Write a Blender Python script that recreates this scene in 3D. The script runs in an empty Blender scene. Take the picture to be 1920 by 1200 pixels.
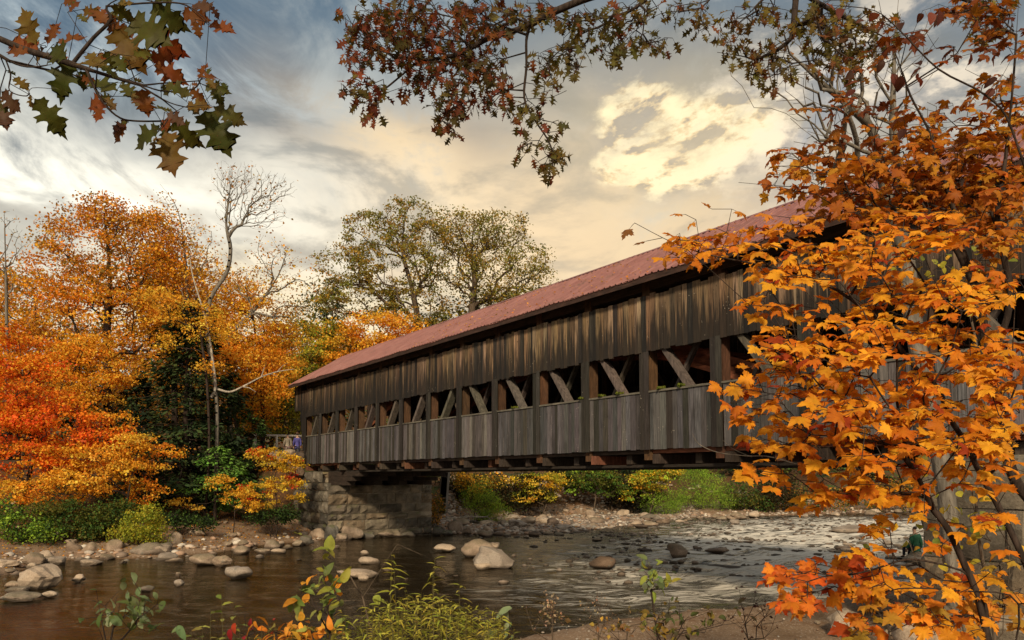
import bpy, math, random
import numpy as np
from mathutils import Vector, Matrix
R = math.radians
random.seed(7)
rng = np.random.default_rng(7)
sc = bpy.context.scene
col = sc.collection

# ------------------------------------------------------------------ camera
H = 3.3                                   # eye height above the water, m
F = 1330.0                                # focal length in photo pixels (photo 1920 wide)
TILT = R(4)
SHIFT = 295.0 - F * math.tan(TILT)        # lens rise
cd = bpy.data.cameras.new('camera'); cam = bpy.data.objects.new('camera', cd); col.objects.link(cam)
cd.sensor_width = 36; cd.lens = F / 1920 * 36; cd.shift_y = SHIFT / 1920
cd.clip_start = 0.05; cd.clip_end = 3000
cam.location = (0, 0, H); cam.rotation_euler = (R(90) + TILT, 0, 0)
sc.camera = cam

# ------------------------------------------------------------------ nodes
def nt_new(tree, t, **kw):
    n = tree.nodes.new(t)
    for k, v in kw.items(): setattr(n, k, v)
    return n
class NG:
    """tiny node-graph writer"""
    def __init__(s, tree): s.t = tree; tree.nodes.clear()
    def n(s, typ, **kw): return nt_new(s.t, typ, **kw)
    def put(s, sock, v):
        if isinstance(v, bpy.types.NodeSocket): s.t.links.new(v, sock)
        elif v is not None: sock.default_value = v
    def m(s, op, a, b=None, c=None, clamp=False):
        n = s.n('ShaderNodeMath', operation=op, use_clamp=clamp)
        s.put(n.inputs[0], a)
        if b is not None: s.put(n.inputs[1], b)
        if c is not None: s.put(n.inputs[2], c)
        return n.outputs[0]
    def vm(s, op, a, b=None):
        n = s.n('ShaderNodeVectorMath', operation=op); s.put(n.inputs[0], a)
        if b is not None: s.put(n.inputs[1], b)
        return n.outputs['Value'] if op in ('LENGTH', 'DOT_PRODUCT', 'DISTANCE') else n.outputs[0]
    def mix(s, f, a, b, mode='MIX'):
        n = s.n('ShaderNodeMix', data_type='RGBA', blend_type=mode)
        s.put(n.inputs[0], f)
        for k, v in ((6, a), (7, b)):
            s.put(n.inputs[k], tuple(v) + (1,) if isinstance(v, (tuple, list)) and len(v) == 3 else v)
        return n.outputs[2]
    def noise(s, vec, scale, detail=4, rough=.55, dist=0, out=0):
        n = s.n('ShaderNodeTexNoise'); s.put(n.inputs['Vector'], vec)
        n.inputs['Scale'].default_value = scale; n.inputs['Detail'].default_value = detail
        n.inputs['Roughness'].default_value = rough; n.inputs['Distortion'].default_value = dist
        return n.outputs[out]
    def vor(s, vec, scale, feature='F1', out='Distance'):
        n = s.n('ShaderNodeTexVoronoi', feature=feature); s.put(n.inputs['Vector'], vec)
        n.inputs['Scale'].default_value = scale
        return n.outputs[out]
    def ramp(s, f, *stops):
        n = s.n('ShaderNodeValToRGB'); s.put(n.inputs[0], f)
        e = n.color_ramp.elements
        while len(e) < len(stops): e.new(.5)
        for i, (p, c) in enumerate(stops):
            e[i].position = p
            e[i].color = (c, c, c, 1) if isinstance(c, (int, float)) else tuple(c) + (1,)
        return n.outputs[0]
    def step(s, f, a, b):
        n = s.n('ShaderNodeMapRange', interpolation_type='SMOOTHSTEP'); s.put(n.inputs[0], f)
        n.inputs[1].default_value = a; n.inputs[2].default_value = b
        return n.outputs[0]
    def scale(s, vec, xyz):
        n = s.n('ShaderNodeMapping'); s.put(n.inputs[0], vec); n.inputs['Scale'].default_value = xyz
        return n.outputs[0]
    def comb(s, x, y, z):
        n = s.n('ShaderNodeCombineXYZ'); s.put(n.inputs[0], x); s.put(n.inputs[1], y); s.put(n.inputs[2], z); return n.outputs[0]
    def sep(s, v):
        n = s.n('ShaderNodeSeparateXYZ'); s.put(n.inputs[0], v); return n.outputs
    def bump(s, h, strength=.3, dist=.02):
        n = s.n('ShaderNodeBump'); s.put(n.inputs['Height'], h)
        n.inputs['Strength'].default_value = strength; n.inputs['Distance'].default_value = dist
        return n.outputs[0]

# ------------------------------------------------------------------ sky and sun
SUN_AZ, SUN_EL = R(186), R(30)            # azimuth clockwise from +Y: behind the camera
world = bpy.data.worlds.new('World'); sc.world = world; world.use_nodes = True
g = NG(world.node_tree)
sky = g.n('ShaderNodeTexSky', sky_type='NISHITA', sun_disc=False)
sky.sun_elevation = SUN_EL; sky.sun_rotation = SUN_AZ; sky.air_density = 1.2; sky.dust_density = 2
bgA = g.n('ShaderNodeBackground'); g.put(bgA.inputs[0], sky.outputs[0]); bgA.inputs[1].default_value = .09
dirv = g.n('ShaderNodeTexCoord').outputs['Generated']
dx, dy, dz = g.sep(dirv)[:3]
az = g.m('ARCTAN2', dx, dy); el = g.m('ARCSINE', dz)
plane = g.comb(g.m('DIVIDE', dx, g.m('ADD', g.m('MAXIMUM', dz, 0), .22)), g.m('DIVIDE', dy, g.m('ADD', g.m('MAXIMUM', dz, 0), .22)), 0)
warp = g.noise(plane, 1.6, 5, .55, out=1)
def px_ang(x, y):
    a = math.atan((x - 960) / F)
    return a, math.atan((895 - y) / F * math.cos(a))
wx, wy = g.sep(warp)[:2]
azw = g.m('ADD', az, g.m('MULTIPLY', g.m('SUBTRACT', wx, .5), .28))
elw = g.m('ADD', el, g.m('MULTIPLY', g.m('SUBTRACT', wy, .5), .2))
def blob(x, y, rx, ry, tilt=0, w=True):
    """soft elliptical region of the sky round a direction"""
    a, e = px_ang(x, y)
    u = g.m('SUBTRACT', azw if w else az, a); v = g.m('SUBTRACT', elw if w else el, e)
    c, s = math.cos(R(tilt)), math.sin(R(tilt))
    uu = g.m('ADD', g.m('MULTIPLY', u, c), g.m('MULTIPLY', v, s)); vv = g.m('SUBTRACT', g.m('MULTIPLY', v, c), g.m('MULTIPLY', u, s))
    q = g.m('ADD', g.m('POWER', g.m('ABSOLUTE', g.m('DIVIDE', uu, rx / F)), 2.0), g.m('POWER', g.m('ABSOLUTE', g.m('DIVIDE', vv, ry / F)), 2.0))
    return g.m('EXPONENT', g.m('MULTIPLY', q, -1))
n1 = g.noise(plane, 1.7, 7, .6, .5)
n2 = g.noise(g.scale(plane, (1.0, .5, 1)), 4.2, 8, .64, .5)
q3 = g.scale(dirv, (1, 1, 1.9))
off = (-.012, 0, .020)
n3 = g.noise(q3, 6.5, 9, .62, .2); n3b = g.noise(g.vm('ADD', q3, off), 6.5, 5, .62, .2)
n5 = g.noise(g.scale(dirv, (1, 1, 2.6)), 3.4, 8, .60, .4); n5b = g.noise(g.vm('ADD', g.scale(dirv, (1, 1, 2.6)), (-.01, 0, .05)), 3.4, 6, .60, .4)
relief = g.m('MULTIPLY', g.m('SUBTRACT', n3, n3b), 9.0)              # lit and shaded sides of the small clouds
relief5 = g.m('MULTIPLY', g.m('SUBTRACT', n5, n5b), 5.0)
c = g.mix(g.step(el, .05, .46), (.36, .35, .32), (.075, .13, .195))
c = g.mix(g.step(n1, .40, .64), c, g.mix(g.step(el, .1, .5), (.54, .50, .43), (.175, .235, .285)))
c = g.mix(g.m('MULTIPLY', blob(1060, 430, 600, 175), .93), c, (.80, .60, .37))
c = g.mix(g.m('MULTIPLY', blob(720, 300, 200, 60, -28), .8), c, (.80, .60, .35))
c = g.mix(g.m('MULTIPLY', g.m('MULTIPLY', blob(560, 560, 480, 110), .9), g.step(n2, .28, .55)), c, (.90, .76, .50))
c = g.mix(g.m('MULTIPLY', g.m('MULTIPLY', blob(60, 310, 460, 90), 1.3, clamp=True), g.step(n2, .26, .5)), c, (.95, .93, .82))
c = g.mix(g.m('MULTIPLY', g.m('MULTIPLY', blob(150, 80, 420, 50), .9), g.step(n2, .42, .6)), c, (.48, .56, .60))
c = g.mix(g.m('MULTIPLY', g.step(g.m('ADD', n5, g.m('MULTIPLY', relief5, .12)), .48, .66), .5), c, g.mix(g.step(el, .08, .42), (.40, .35, .29), (.13, .16, .18)))
c = g.mix(g.m('MULTIPLY', g.step(n2, .52, .70), .26), c, g.mix(g.step(el, .1, .45), (.92, .78, .54), (.36, .42, .45)))
c = g.mix(g.m('MULTIPLY', g.m('MULTIPLY', g.step(n5, .46, .38), g.step(n2, .42, .62)), .6), c, g.mix(g.step(el, .1, .45), (.98, .84, .58), (.40, .43, .43)))
c = g.mix(g.m('MULTIPLY', blob(90, 395, 260, 14, 4), .5), c, (.30, .28, .25))
c = g.mix(g.m('MULTIPLY', blob(560, 440, 300, 16, -14), .4), c, (.34, .31, .27))
cl = g.m('ADD', blob(1300, 266, 250, 50, 4), g.m('ADD', g.m('MULTIPLY', blob(1180, 200, 120, 90, -35), .95), g.m('MULTIPLY', blob(1350, 170, 190, 60), .66)), clamp=True)
n4 = g.noise(g.scale(dirv, (1, 1, 1.4)), 17, 9, .64, .2)
dens = g.m('ADD', g.m('MULTIPLY', cl, .50), g.m('ADD', g.m('MULTIPLY', n3, .85), g.m('MULTIPLY', n4, .42)))
cl = g.step(dens, .95, 1.19)
lit = g.m('ADD', g.m('ADD', g.m('MULTIPLY', relief, 1.2), .58), g.m('MULTIPLY', g.m('SUBTRACT', n4, .5), 1.8), clamp=True)
glow = blob(1250, 230, 330, 150)
c = g.mix(g.m('MULTIPLY', glow, .55), c, (.68, .56, .36))
c = g.mix(cl, c, g.ramp(lit, (.15, (.42, .36, .27)), (.45, (.78, .60, .34)), (.8, (.95, .80, .50))))
sc2 = g.m('MULTIPLY', blob(1640, 130, 330, 150), g.step(g.m('ADD', n3, g.m('MULTIPLY', n4, .3)), .60, .74))
c = g.mix(g.m('MULTIPLY', sc2, .85), c, g.mix(lit, (.36, .34, .33), (.80, .70, .56)))
c = g.mix(g.step(dy, .15, -.35), c, g.mix(g.step(n1, .35, .65), (.50, .48, .44), (.85, .78, .66)))  # unseen sky behind the camera, made brighter to light the bridge
c = g.mix(1.0, c, (1.10, 1.08, 1.04), 'MULTIPLY')
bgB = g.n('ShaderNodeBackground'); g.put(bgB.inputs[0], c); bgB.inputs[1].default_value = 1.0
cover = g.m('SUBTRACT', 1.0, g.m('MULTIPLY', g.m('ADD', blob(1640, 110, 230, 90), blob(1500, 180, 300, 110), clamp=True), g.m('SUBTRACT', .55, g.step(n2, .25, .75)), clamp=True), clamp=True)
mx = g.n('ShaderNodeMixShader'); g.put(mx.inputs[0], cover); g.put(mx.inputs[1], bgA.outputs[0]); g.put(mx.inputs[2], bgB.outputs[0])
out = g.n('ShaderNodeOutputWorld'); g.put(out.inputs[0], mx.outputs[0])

sl = bpy.data.lights.new('sun', 'SUN'); so = bpy.data.objects.new('sun', sl); col.objects.link(so)
sl.energy = 3.9; sl.angle = R(6); sl.color = (1.0, .82, .56)
so.rotation_euler = (R(90) - SUN_EL, 0, -SUN_AZ + math.pi)
_d = Vector((math.sin(SUN_AZ) * math.cos(SUN_EL), math.cos(SUN_AZ) * math.cos(SUN_EL), math.sin(SUN_EL)))
so.rotation_euler = _d.to_track_quat('Z', 'Y').to_euler()
sc.view_settings.view_transform = 'Standard'; sc.view_settings.look = 'None'
sc.view_settings.exposure = 0.25; sc.view_settings.gamma = 1
sc.render.engine = 'CYCLES'
sc.cycles.max_bounces = 6; sc.cycles.transparent_max_bounces = 12
sc.cycles.diffuse_bounces = 3; sc.cycles.glossy_bounces = 3

# ------------------------------------------------------------------ helpers
def P(x, y, Y):
    """world point seen at photo pixel x, y at distance Y ahead of the camera"""
    u = (x - 960) / F * math.cos(TILT) * 1.0
    f = F
    v = ((600 - y) + SHIFT) / f; u = (x - 960) / f
    d = np.array([u, math.cos(TILT) - v * math.sin(TILT), math.sin(TILT) + v * math.cos(TILT)])
    return np.array([0, 0, H]) + d * (Y / d[1])
def PZ(x, y, z=0.0):
    """world point seen at photo pixel x, y lying at height z"""
    v = ((600 - y) + SHIFT) / F; u = (x - 960) / F
    d = np.array([u, math.cos(TILT) - v * math.sin(TILT), math.sin(TILT) + v * math.cos(TILT)])
    return np.array([0, 0, H]) + d * ((z - H) / d[2])
def pxm(Y): return Y / F                   # metres per photo pixel at distance Y

def tag(o, label=None, cat=None, group=None, kind=None):
    if label: o['label'] = label
    if cat: o['category'] = cat
    if group: o['group'] = group
    if kind: o['kind'] = kind
    return o
def empty(name, loc=(0, 0, 0), rz=0.0):
    o = bpy.data.objects.new(name, None); o.location = loc; o.rotation_euler = (0, 0, rz)
    o.empty_display_size = .3; col.objects.link(o); return o
def copy_tree(o, parent=None):
    c = o.copy(); col.objects.link(c)
    if parent is not None: c.parent = parent
    for ch in list(o.children): copy_tree(ch, c)
    return c

def mesh_np(name, V, loops, starts, totals, mat, parent=None, colors=None, smooth=False, matidx=None):
    me = bpy.data.meshes.new(name)
    V = np.asarray(V, dtype=np.float32); loops = np.asarray(loops, dtype=np.int32)
    me.vertices.add(len(V)); me.vertices.foreach_set('co', V.ravel())
    me.loops.add(len(loops)); me.loops.foreach_set('vertex_index', loops)
    me.polygons.add(len(starts)); me.polygons.foreach_set('loop_start', np.asarray(starts, dtype=np.int32))
    me.polygons.foreach_set('loop_total', np.asarray(totals, dtype=np.int32))
    me.polygons.foreach_set('use_smooth', np.full(len(starts), bool(smooth)))
    if isinstance(mat, (list, tuple)):
        for m_ in mat: me.materials.append(m_)
        if matidx is not None: me.polygons.foreach_set('material_index', np.asarray(matidx, dtype=np.int32))
    elif mat: me.materials.append(mat)
    if colors is not None:
        C = np.ones((len(V), 4), dtype=np.float32); C[:, :3] = colors
        a = me.attributes.new('Col', 'FLOAT_COLOR', 'POINT'); a.data.foreach_set('color', C.ravel())
    me.update(calc_edges=True)
    o = bpy.data.objects.new(name, me); col.objects.link(o)
    if parent is not None: o.parent = parent
    return o

class MB:
    """collects boxes, bars and tubes into one mesh"""
    def __init__(s): s.v = []; s.f = []; s.c = []; s.n = 0
    def add(s, verts, faces, color=(1, 1, 1)):
        b = s.n; s.v.extend([tuple(p) for p in verts]); s.n += len(verts)
        s.f.extend([tuple(i + b for i in f) for f in faces]); s.c.extend([tuple(color)] * len(verts))
    def box(s, x0, x1, y0, y1, z0, z1, color=(1, 1, 1), jit=0.0):
        j = lambda: random.uniform(-jit, jit) if jit else 0
        vs = [(x + j(), y + j(), z + j()) for z in (z0, z1) for y in (y0, y1) for x in (x0, x1)]
        s.add(vs, [(0, 2, 3, 1), (4, 5, 7, 6), (0, 1, 5, 4), (2, 6, 7, 3), (0, 4, 6, 2), (1, 3, 7, 5)], color)
    def bar(s, p, q, w, t, up=(0, 0, 1), color=(1, 1, 1)):
        p, q = Vector(p), Vector(q); d = (q - p).normalized(); u = Vector(up)
        a = d.cross(u)
        if a.length < 1e-4: a = d.cross(Vector((1, 0, 0)))
        a.normalize(); b = d.cross(a).normalized()
        vs = [c_ + a * sx * w / 2 + b * sy * t / 2 for c_ in (p, q) for sy in (-1, 1) for sx in (-1, 1)]
        s.add(vs, [(0, 1, 3, 2), (4, 6, 7, 5), (0, 4, 5, 1), (2, 3, 7, 6), (0, 2, 6, 4), (1, 5, 7, 3)], color)
    def tube(s, pts, rads, k=7, color=(1, 1, 1)):
        pts = [Vector(p) for p in pts]; n = len(pts); ref = Vector((.3, .2, 1)).normalized(); vs = []
        for i, p in enumerate(pts):
            d = (pts[min(i + 1, n - 1)] - pts[max(i - 1, 0)]).normalized()
            a = d.cross(ref)
            if a.length < .05: a = d.cross(Vector((1, 0, 0)))
            a.normalize(); b = d.cross(a)
            r = rads[i] if hasattr(rads, '__len__') else rads
            for j in range(k):
                th = 2 * math.pi * j / k
                vs.append(p + (a * math.cos(th) + b * math.sin(th)) * r)
        fs = [(i * k + j, i * k + (j + 1) % k, (i + 1) * k + (j + 1) % k, (i + 1) * k + j) for i in range(n - 1) for j in range(k)]
        fs += [tuple(range(k)), tuple((n - 1) * k + j for j in reversed(range(k)))]
        s.add(vs, fs, color)
    def build(s, name, mat, parent=None, smooth=False, bevel=0):
        loops = [i for f in s.f for i in f]; tot = [len(f) for f in s.f]; st = np.concatenate([[0], np.cumsum(tot)[:-1]])
        o = mesh_np(name, s.v, loops, st, tot, mat, parent, np.array(s.c), smooth)
        if bevel:
            b = o.modifiers.new('bevel', 'BEVEL'); b.width = bevel; b.segments = 1; b.limit_method = 'ANGLE'
        return o
def catmull(pts, sub=6):
    pts = [np.array(p, float) for p in pts]; out = []
    for i in range(len(pts) - 1):
        p0 = pts[max(i - 1, 0)]; p1 = pts[i]; p2 = pts[i + 1]; p3 = pts[min(i + 2, len(pts) - 1)]
        for k in range(sub):
            t = k / sub
            out.append(.5 * ((2 * p1) + (p2 - p0) * t + (2 * p0 - 5 * p1 + 4 * p2 - p3) * t * t + (3 * p1 - p0 - 3 * p2 + p3) * t ** 3))
    out.append(pts[-1]); return out

# ------------------------------------------------------------------ materials
def newmat(name):
    m = bpy.data.materials.new(name); m.use_nodes = True
    return m, NG(m.node_tree)
def finish(g, base, rough=.8, normal=None, spec=.3, **kw):
    b = g.n('ShaderNodeBsdfPrincipled'); g.put(b.inputs['Base Color'], tuple(base) + (1,) if isinstance(base, tuple) and len(base) == 3 else base)
    g.put(b.inputs['Roughness'], rough); b.inputs['Specular IOR Level'].default_value = spec
    if normal: g.put(b.inputs['Normal'], normal)
    for k, v in kw.items(): g.put(b.inputs[k], v)
    o = g.n('ShaderNodeOutputMaterial'); g.put(o.inputs[0], b.outputs[0]); return b
def vcol(g): return g.n('ShaderNodeAttribute', attribute_name='Col').outputs['Color']
def objco(g): return g.n('ShaderNodeTexCoord').outputs['Object']
def geopos(g): return g.n('ShaderNodeNewGeometry').outputs['Position']

def leaf_mat(name, trans=.4, rough=.6, vein=False, spec=.12):
    m, g = newmat(name)
    c = vcol(g)
    if vein:
        p = objco(g)
        c = g.mix(1.0, c, g.ramp(g.noise(p, 22, 4, .6), (.25, (.66, .58, .50)), (.5, (1, 1, 1)), (.8, (1.16, 1.22, 1.1))), 'MULTIPLY')
        sp = g.noise(p, 160, 2, .5)
        c = g.mix(g.step(sp, .68, .74), c, (.12, .04, .015))
    d = g.n('ShaderNodeBsdfPrincipled'); g.put(d.inputs['Base Color'], c); d.inputs['Roughness'].default_value = rough
    d.inputs['Specular IOR Level'].default_value = spec
    t = g.n('ShaderNodeBsdfTranslucent'); g.put(t.inputs[0], g.mix(1.0, c, (1.15, 1.0, .6), 'MULTIPLY'))
    mx = g.n('ShaderNodeMixShader'); mx.inputs[0].default_value = trans
    g.put(mx.inputs[1], d.outputs[0]); g.put(mx.inputs[2], t.outputs[0])
    o = g.n('ShaderNodeOutputMaterial'); g.put(o.inputs[0], mx.outputs[0]); return m
M = {}
M['leaf'] = leaf_mat('leaf_far', .45)
M['leaf_near'] = leaf_mat('leaf_near', .4, .5, True)
M['needle'] = leaf_mat('needle', .12, .7)
def bark_mat(name, a, b, sc_=6, stretch=.18, bump=.6, white=False):
    m, g = newmat(name); p = objco(g)
    n = g.noise(g.scale(p, (1, 1, stretch)), sc_ * 3, 5, .65)
    c = g.mix(g.step(n, .35, .65), a, b)
    c = g.mix(g.step(g.noise(p, 1.3, 3), .45, .75), c, tuple(x * .6 + y * .2 for x, y in zip(a, b)))
    if white:
        n2 = g.noise(g.scale(p, (1, 1, 5)), 5, 4, .6)
        c = g.mix(g.step(n2, .6, .68), c, (.04, .03, .025))
    finish(g, c, .9, g.bump(n, bump, .02), .15); return m
M['bark'] = bark_mat('bark_brown', (.055, .036, .024), (.12, .09, .065))
M['bark_dark'] = bark_mat('bark_dark', (.018, .012, .009), (.05, .035, .028), 10)
M['bark_grey'] = bark_mat('bark_grey', (.09, .078, .064), (.19, .168, .14))
M['birch'] = bark_mat('birch_bark', (.20, .17, .14), (.42, .38, .32), 3, .5, .2, True)

def wood_mat(name, grain=(28, 28, 1.6), stain=None, rough=.85, spec=.2, speck=False, moss=False):
    m, g = newmat(name); p = objco(g); c = vcol(g)
    n = g.noise(g.scale(p, grain), 1.0, 6, .7, .3)
    c = g.mix(1.0, c, g.ramp(n, (.25, (.28, .25, .23)), (.5, (.85, .84, .82)), (.75, (1.65, 1.55, 1.45))), 'MULTIPLY')
    big = g.noise(g.scale(p, (1.6, 1.6, .7)), 1.2, 5, .6)
    c = g.mix(g.m('MULTIPLY', g.step(big, .5, .72), .55), c, (.018, .015, .013))
    if stain:          # tarry black weather stain that creeps up from the lower board ends
        z = g.sep(p)[2]
        st = g.noise(g.scale(p, (13, 13, .5)), 1.0, 5, .68)
        k = g.m('ADD', g.m('MULTIPLY', g.m('DIVIDE', g.m('SUBTRACT', stain[1], z), stain[1] - stain[0]), .95), g.m('MULTIPLY', g.m('SUBTRACT', st, .5), 2.1))
        c = g.mix(g.m('MULTIPLY', g.step(k, .36, .78), .9), c, (.012, .011, .011))
    if speck:
        s_ = g.vor(g.scale(p, (1, 1, .45)), 22)
        keep = g.noise(g.scale(p, (1, 1, .5)), 3.3, 3, .6)
        c = g.mix(g.m('MULTIPLY', g.step(s_, .17, .09), g.step(keep, .56, .66)), c, (.42, .37, .30))
    # knots and nail holes
    kn = g.vor(g.scale(p, (3.4, 3.4, 1.6)), 1.5)
    c = g.mix(g.m('MULTIPLY', g.step(kn, .09, .04), .8), c, (.01, .008, .006))
    finish(g, c, rough, g.bump(n, .55, .012), spec); return m
M['board_up'] = wood_mat('upper_boards', stain=(6.85, 8.9), speck=True)
M['board_low'] = wood_mat('lower_boards', speck=True)
M['timber'] = wood_mat('truss_timber', grain=(14, 14, 3))
M['timber_x'] = wood_mat('floor_timber', grain=(2.5, 14, 14))
def stone_mat(name, cols, sc_=1.0, wet=True, moss=.25, lichen=True, tint=False):
    m, g = newmat(name); p = geopos(g); oi = g.n('ShaderNodeObjectInfo').outputs['Random']
    q = g.vm('ADD', p, g.comb(g.m('MULTIPLY', oi, 37.0), 3.1, 1.7))
    n = g.noise(q, 1.7 * sc_, 6, .62); f = g.noise(q, 26 * sc_, 5, .7)
    c = g.ramp(n, (.3, cols[0]), (.5, cols[1]), (.7, cols[2]))
    c = g.mix(1.0, c, g.ramp(oi, (0, (.72, .72, .74)), (.4, (1, .93, .86)), (.7, (1.12, 1.02, .92)), (1, (1.25, 1.2, 1.12))), 'MULTIPLY')
    if tint: c = g.mix(1.0, c, vcol(g), 'MULTIPLY')
    c = g.mix(1.0, c, g.ramp(f, (.25, (.55, .53, .5)), (.55, (1, 1, 1)), (.8, (1.35, 1.33, 1.3))), 'MULTIPLY')
    if lichen:
        l = g.vor(q, 3.5); ln = g.noise(q, 5, 5, .7)
        c = g.mix(g.m('MULTIPLY', g.step(g.m('ADD', l, g.m('MULTIPLY', ln, .8)), .62, .5), .6), c, (.10, .10, .085))
    nz = g.sep(g.n('ShaderNodeNewGeometry').outputs['Normal'])[2]
    if moss:
        c = g.mix(g.m('MULTIPLY', g.step(g.m('ADD', nz, g.m('MULTIPLY', g.noise(q, 2.5, 5, .7), 1.5)), 1.25, 1.6), moss), c, (.07, .075, .02))
    if wet:
        z = g.sep(p)[2]
        c = g.mix(g.m('MULTIPLY', g.step(g.m('ADD', z, g.m('MULTIPLY', f, .10)), .20, .11), .78), c, (.03, .02, .013))
    finish(g, c, .85, g.bump(g.m('ADD', n, g.m('MULTIPLY', f, .5)), .7, .05), .25); return m
M['rock'] = stone_mat('river_rock', [(.12, .095, .075), (.22, .175, .14), (.31, .26, .215)])
M['rock_pale'] = stone_mat('pale_rock', [(.20, .165, .13), (.31, .255, .205), (.40, .345, .285)], moss=0)
M['rock_dark'] = stone_mat('dark_rock', [(.06, .045, .035), (.11, .08, .06), (.18, .14, .11)], moss=0)
M['block_rock'] = stone_mat('quarry_stone', [(.04, .038, .034), (.10, .094, .084), (.175, .162, .145)], .8, wet=True, moss=.5)
M['block'] = stone_mat('granite_block', [(.04, .038, .034), (.10, .094, .084), (.175, .162, .145)], .8, wet=True, moss=.5, tint=True)
M['mortar'] = stone_mat('old_mortar', [(.16, .145, .12), (.24, .215, .18), (.32, .29, .25)], 2, wet=False, moss=.1, lichen=False)

# roof metal
m, g = newmat('red_roof_metal'); p = objco(g)
n = g.noise(g.scale(p, (1.2, .25, 1)), 3, 5, .6); n2 = g.noise(g.scale(p, (9, .6, 1)), 2, 4, .7)
c = g.mix(g.step(n, .35, .7), (.175, .066, .054), (.25, .108, .09))
lap = g.m('FRACT', g.m('DIVIDE', g.m('ADD', g.sep(p)[0], 40), .92)); c = g.mix(g.m('MULTIPLY', g.step(lap, .03, .0), .5), c, (.08, .035, .03))
row = g.m('ABSOLUTE', g.m('SUBTRACT', g.sep(p)[1], 1.15)); c = g.mix(g.m('MULTIPLY', g.step(row, .03, .0), .6), c, (.09, .04, .035))
c = g.mix(g.m('MULTIPLY', g.step(g.noise(p, 1.1, 7, .7), .56, .66), .55), c, (.12, .06, .04))
c = g.mix(g.m('MULTIPLY', g.step(n2, .55, .75), .35), c, (.18, .075, .055))
finish(g, c, g.m('ADD', g.m('MULTIPLY', n2, .25), .32), g.bump(n2, .15, .01), .6); M['roof'] = m
def flat(name, c_, rough=.7, spec=.3, var=.25, sc_=6):
    m, g = newmat(name); p = objco(g); n = g.noise(p, sc_, 5, .6)
    k = g.mix(g.step(n, .3, .7), tuple(x * (1 - var) for x in c_), tuple(x * (1 + var) for x in c_))
    finish(g, k, rough, g.bump(n, .2, .01), spec); M[name] = m; return m
for nm, c_ in (('skin', (.45, .27, .19)), ('hair', (.02, .015, .012)), ('tan_cloth', (.27, .23, .18)), ('blue_cloth', (.06, .055, .22)),
               ('dark_cloth', (.02, .02, .03)), ('plum_cloth', (.11, .06, .07)), ('green_cloth', (.02, .10, .05)), ('shoe', (.03, .025, .02))):
    flat(nm, c_)
flat('rail_white', (.62, .58, .50), .7, .2, .2, 9)

# ------------------------------------------------------------------ the lie of the land
water_poly = np.array([(-260, 30), (-60, 24), (-25, 21.5), (-16.7, 22.8), (-17.5, 25.8), (-18.3, 28.6), (-14.5, 29.3), (-12.9, 31.5), (-12.1, 34.8), (-9.8, 37.8), (-4.9, 41.9), (-2.4, 41.2), (0.6, 40.6), (3.2, 42.6), (6, 46), (9.5, 51.2), (14, 57.8),
                       (25, 62.5), (39, 69), (52, 73), (150, 100), (300, 130), (300, 100), (150, 76), (60, 52), (28, 36), (18, 29.5), (13, 24), (10, 20.5), (7.1, 18.6), (4.6, 17.9), (1.7, 16.3),
                       (.1, 14.8), (-1.5, 13.2), (-6, 11.7), (-15, 11), (-40, 10), (-260, 2)], float)
def sdist(x, y):
    """distance outside (+) or inside (-) the river outline"""
    x = np.asarray(x, float); y = np.asarray(y, float)
    A = water_poly; B = np.roll(A, -1, 0); best = np.full(x.shape, 1e9); ins = np.zeros(x.shape, bool)
    for (ax, ay), (bx, by) in zip(A, B):
        ex, ey = bx - ax, by - ay; t = np.clip(((x - ax) * ex + (y - ay) * ey) / (ex * ex + ey * ey), 0, 1)
        best = np.minimum(best, np.hypot(x - ax - t * ex, y - ay - t * ey))
        c_ = ((ay > y) != (by > y))
        with np.errstate(divide='ignore', invalid='ignore'):
            xi = ax + (y - ay) / (by - ay if by != ay else 1e-9) * ex
        ins ^= c_ & (x < xi)
    return np.where(ins, -best, best)
def sstep(t, a, b):
    t = np.clip((t - a) / (b - a), 0, 1); return t * t * (3 - 2 * t)
PHI = math.atan(970 / F)
AX = np.array([-math.sin(PHI), math.cos(PHI)]); BX = np.array([math.cos(PHI), math.sin(PHI)])
O0 = np.array([5.14, 17.70])
BAY = 2.44
def sw(x, y): return (x - O0[0]) * AX[0] + (y - O0[1]) * AX[1], (x - O0[0]) * BX[0] + (y - O0[1]) * BX[1]
def W(s, w, z=0): 
    p = O0 + AX * s + BX * w; return np.array([p[0], p[1], z])
def lump(x, y, k):
    return (np.sin(x * k + 1.3 * np.sin(y * k * .7)) * np.cos(y * k * 1.1 + 1.7 * np.sin(x * k * .6 + 2)) + .5 * np.sin(x * k * 2.3 + y * k * 1.9 + 1) * np.cos(y * k * 2.7 - x * k)) / 1.5
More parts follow.
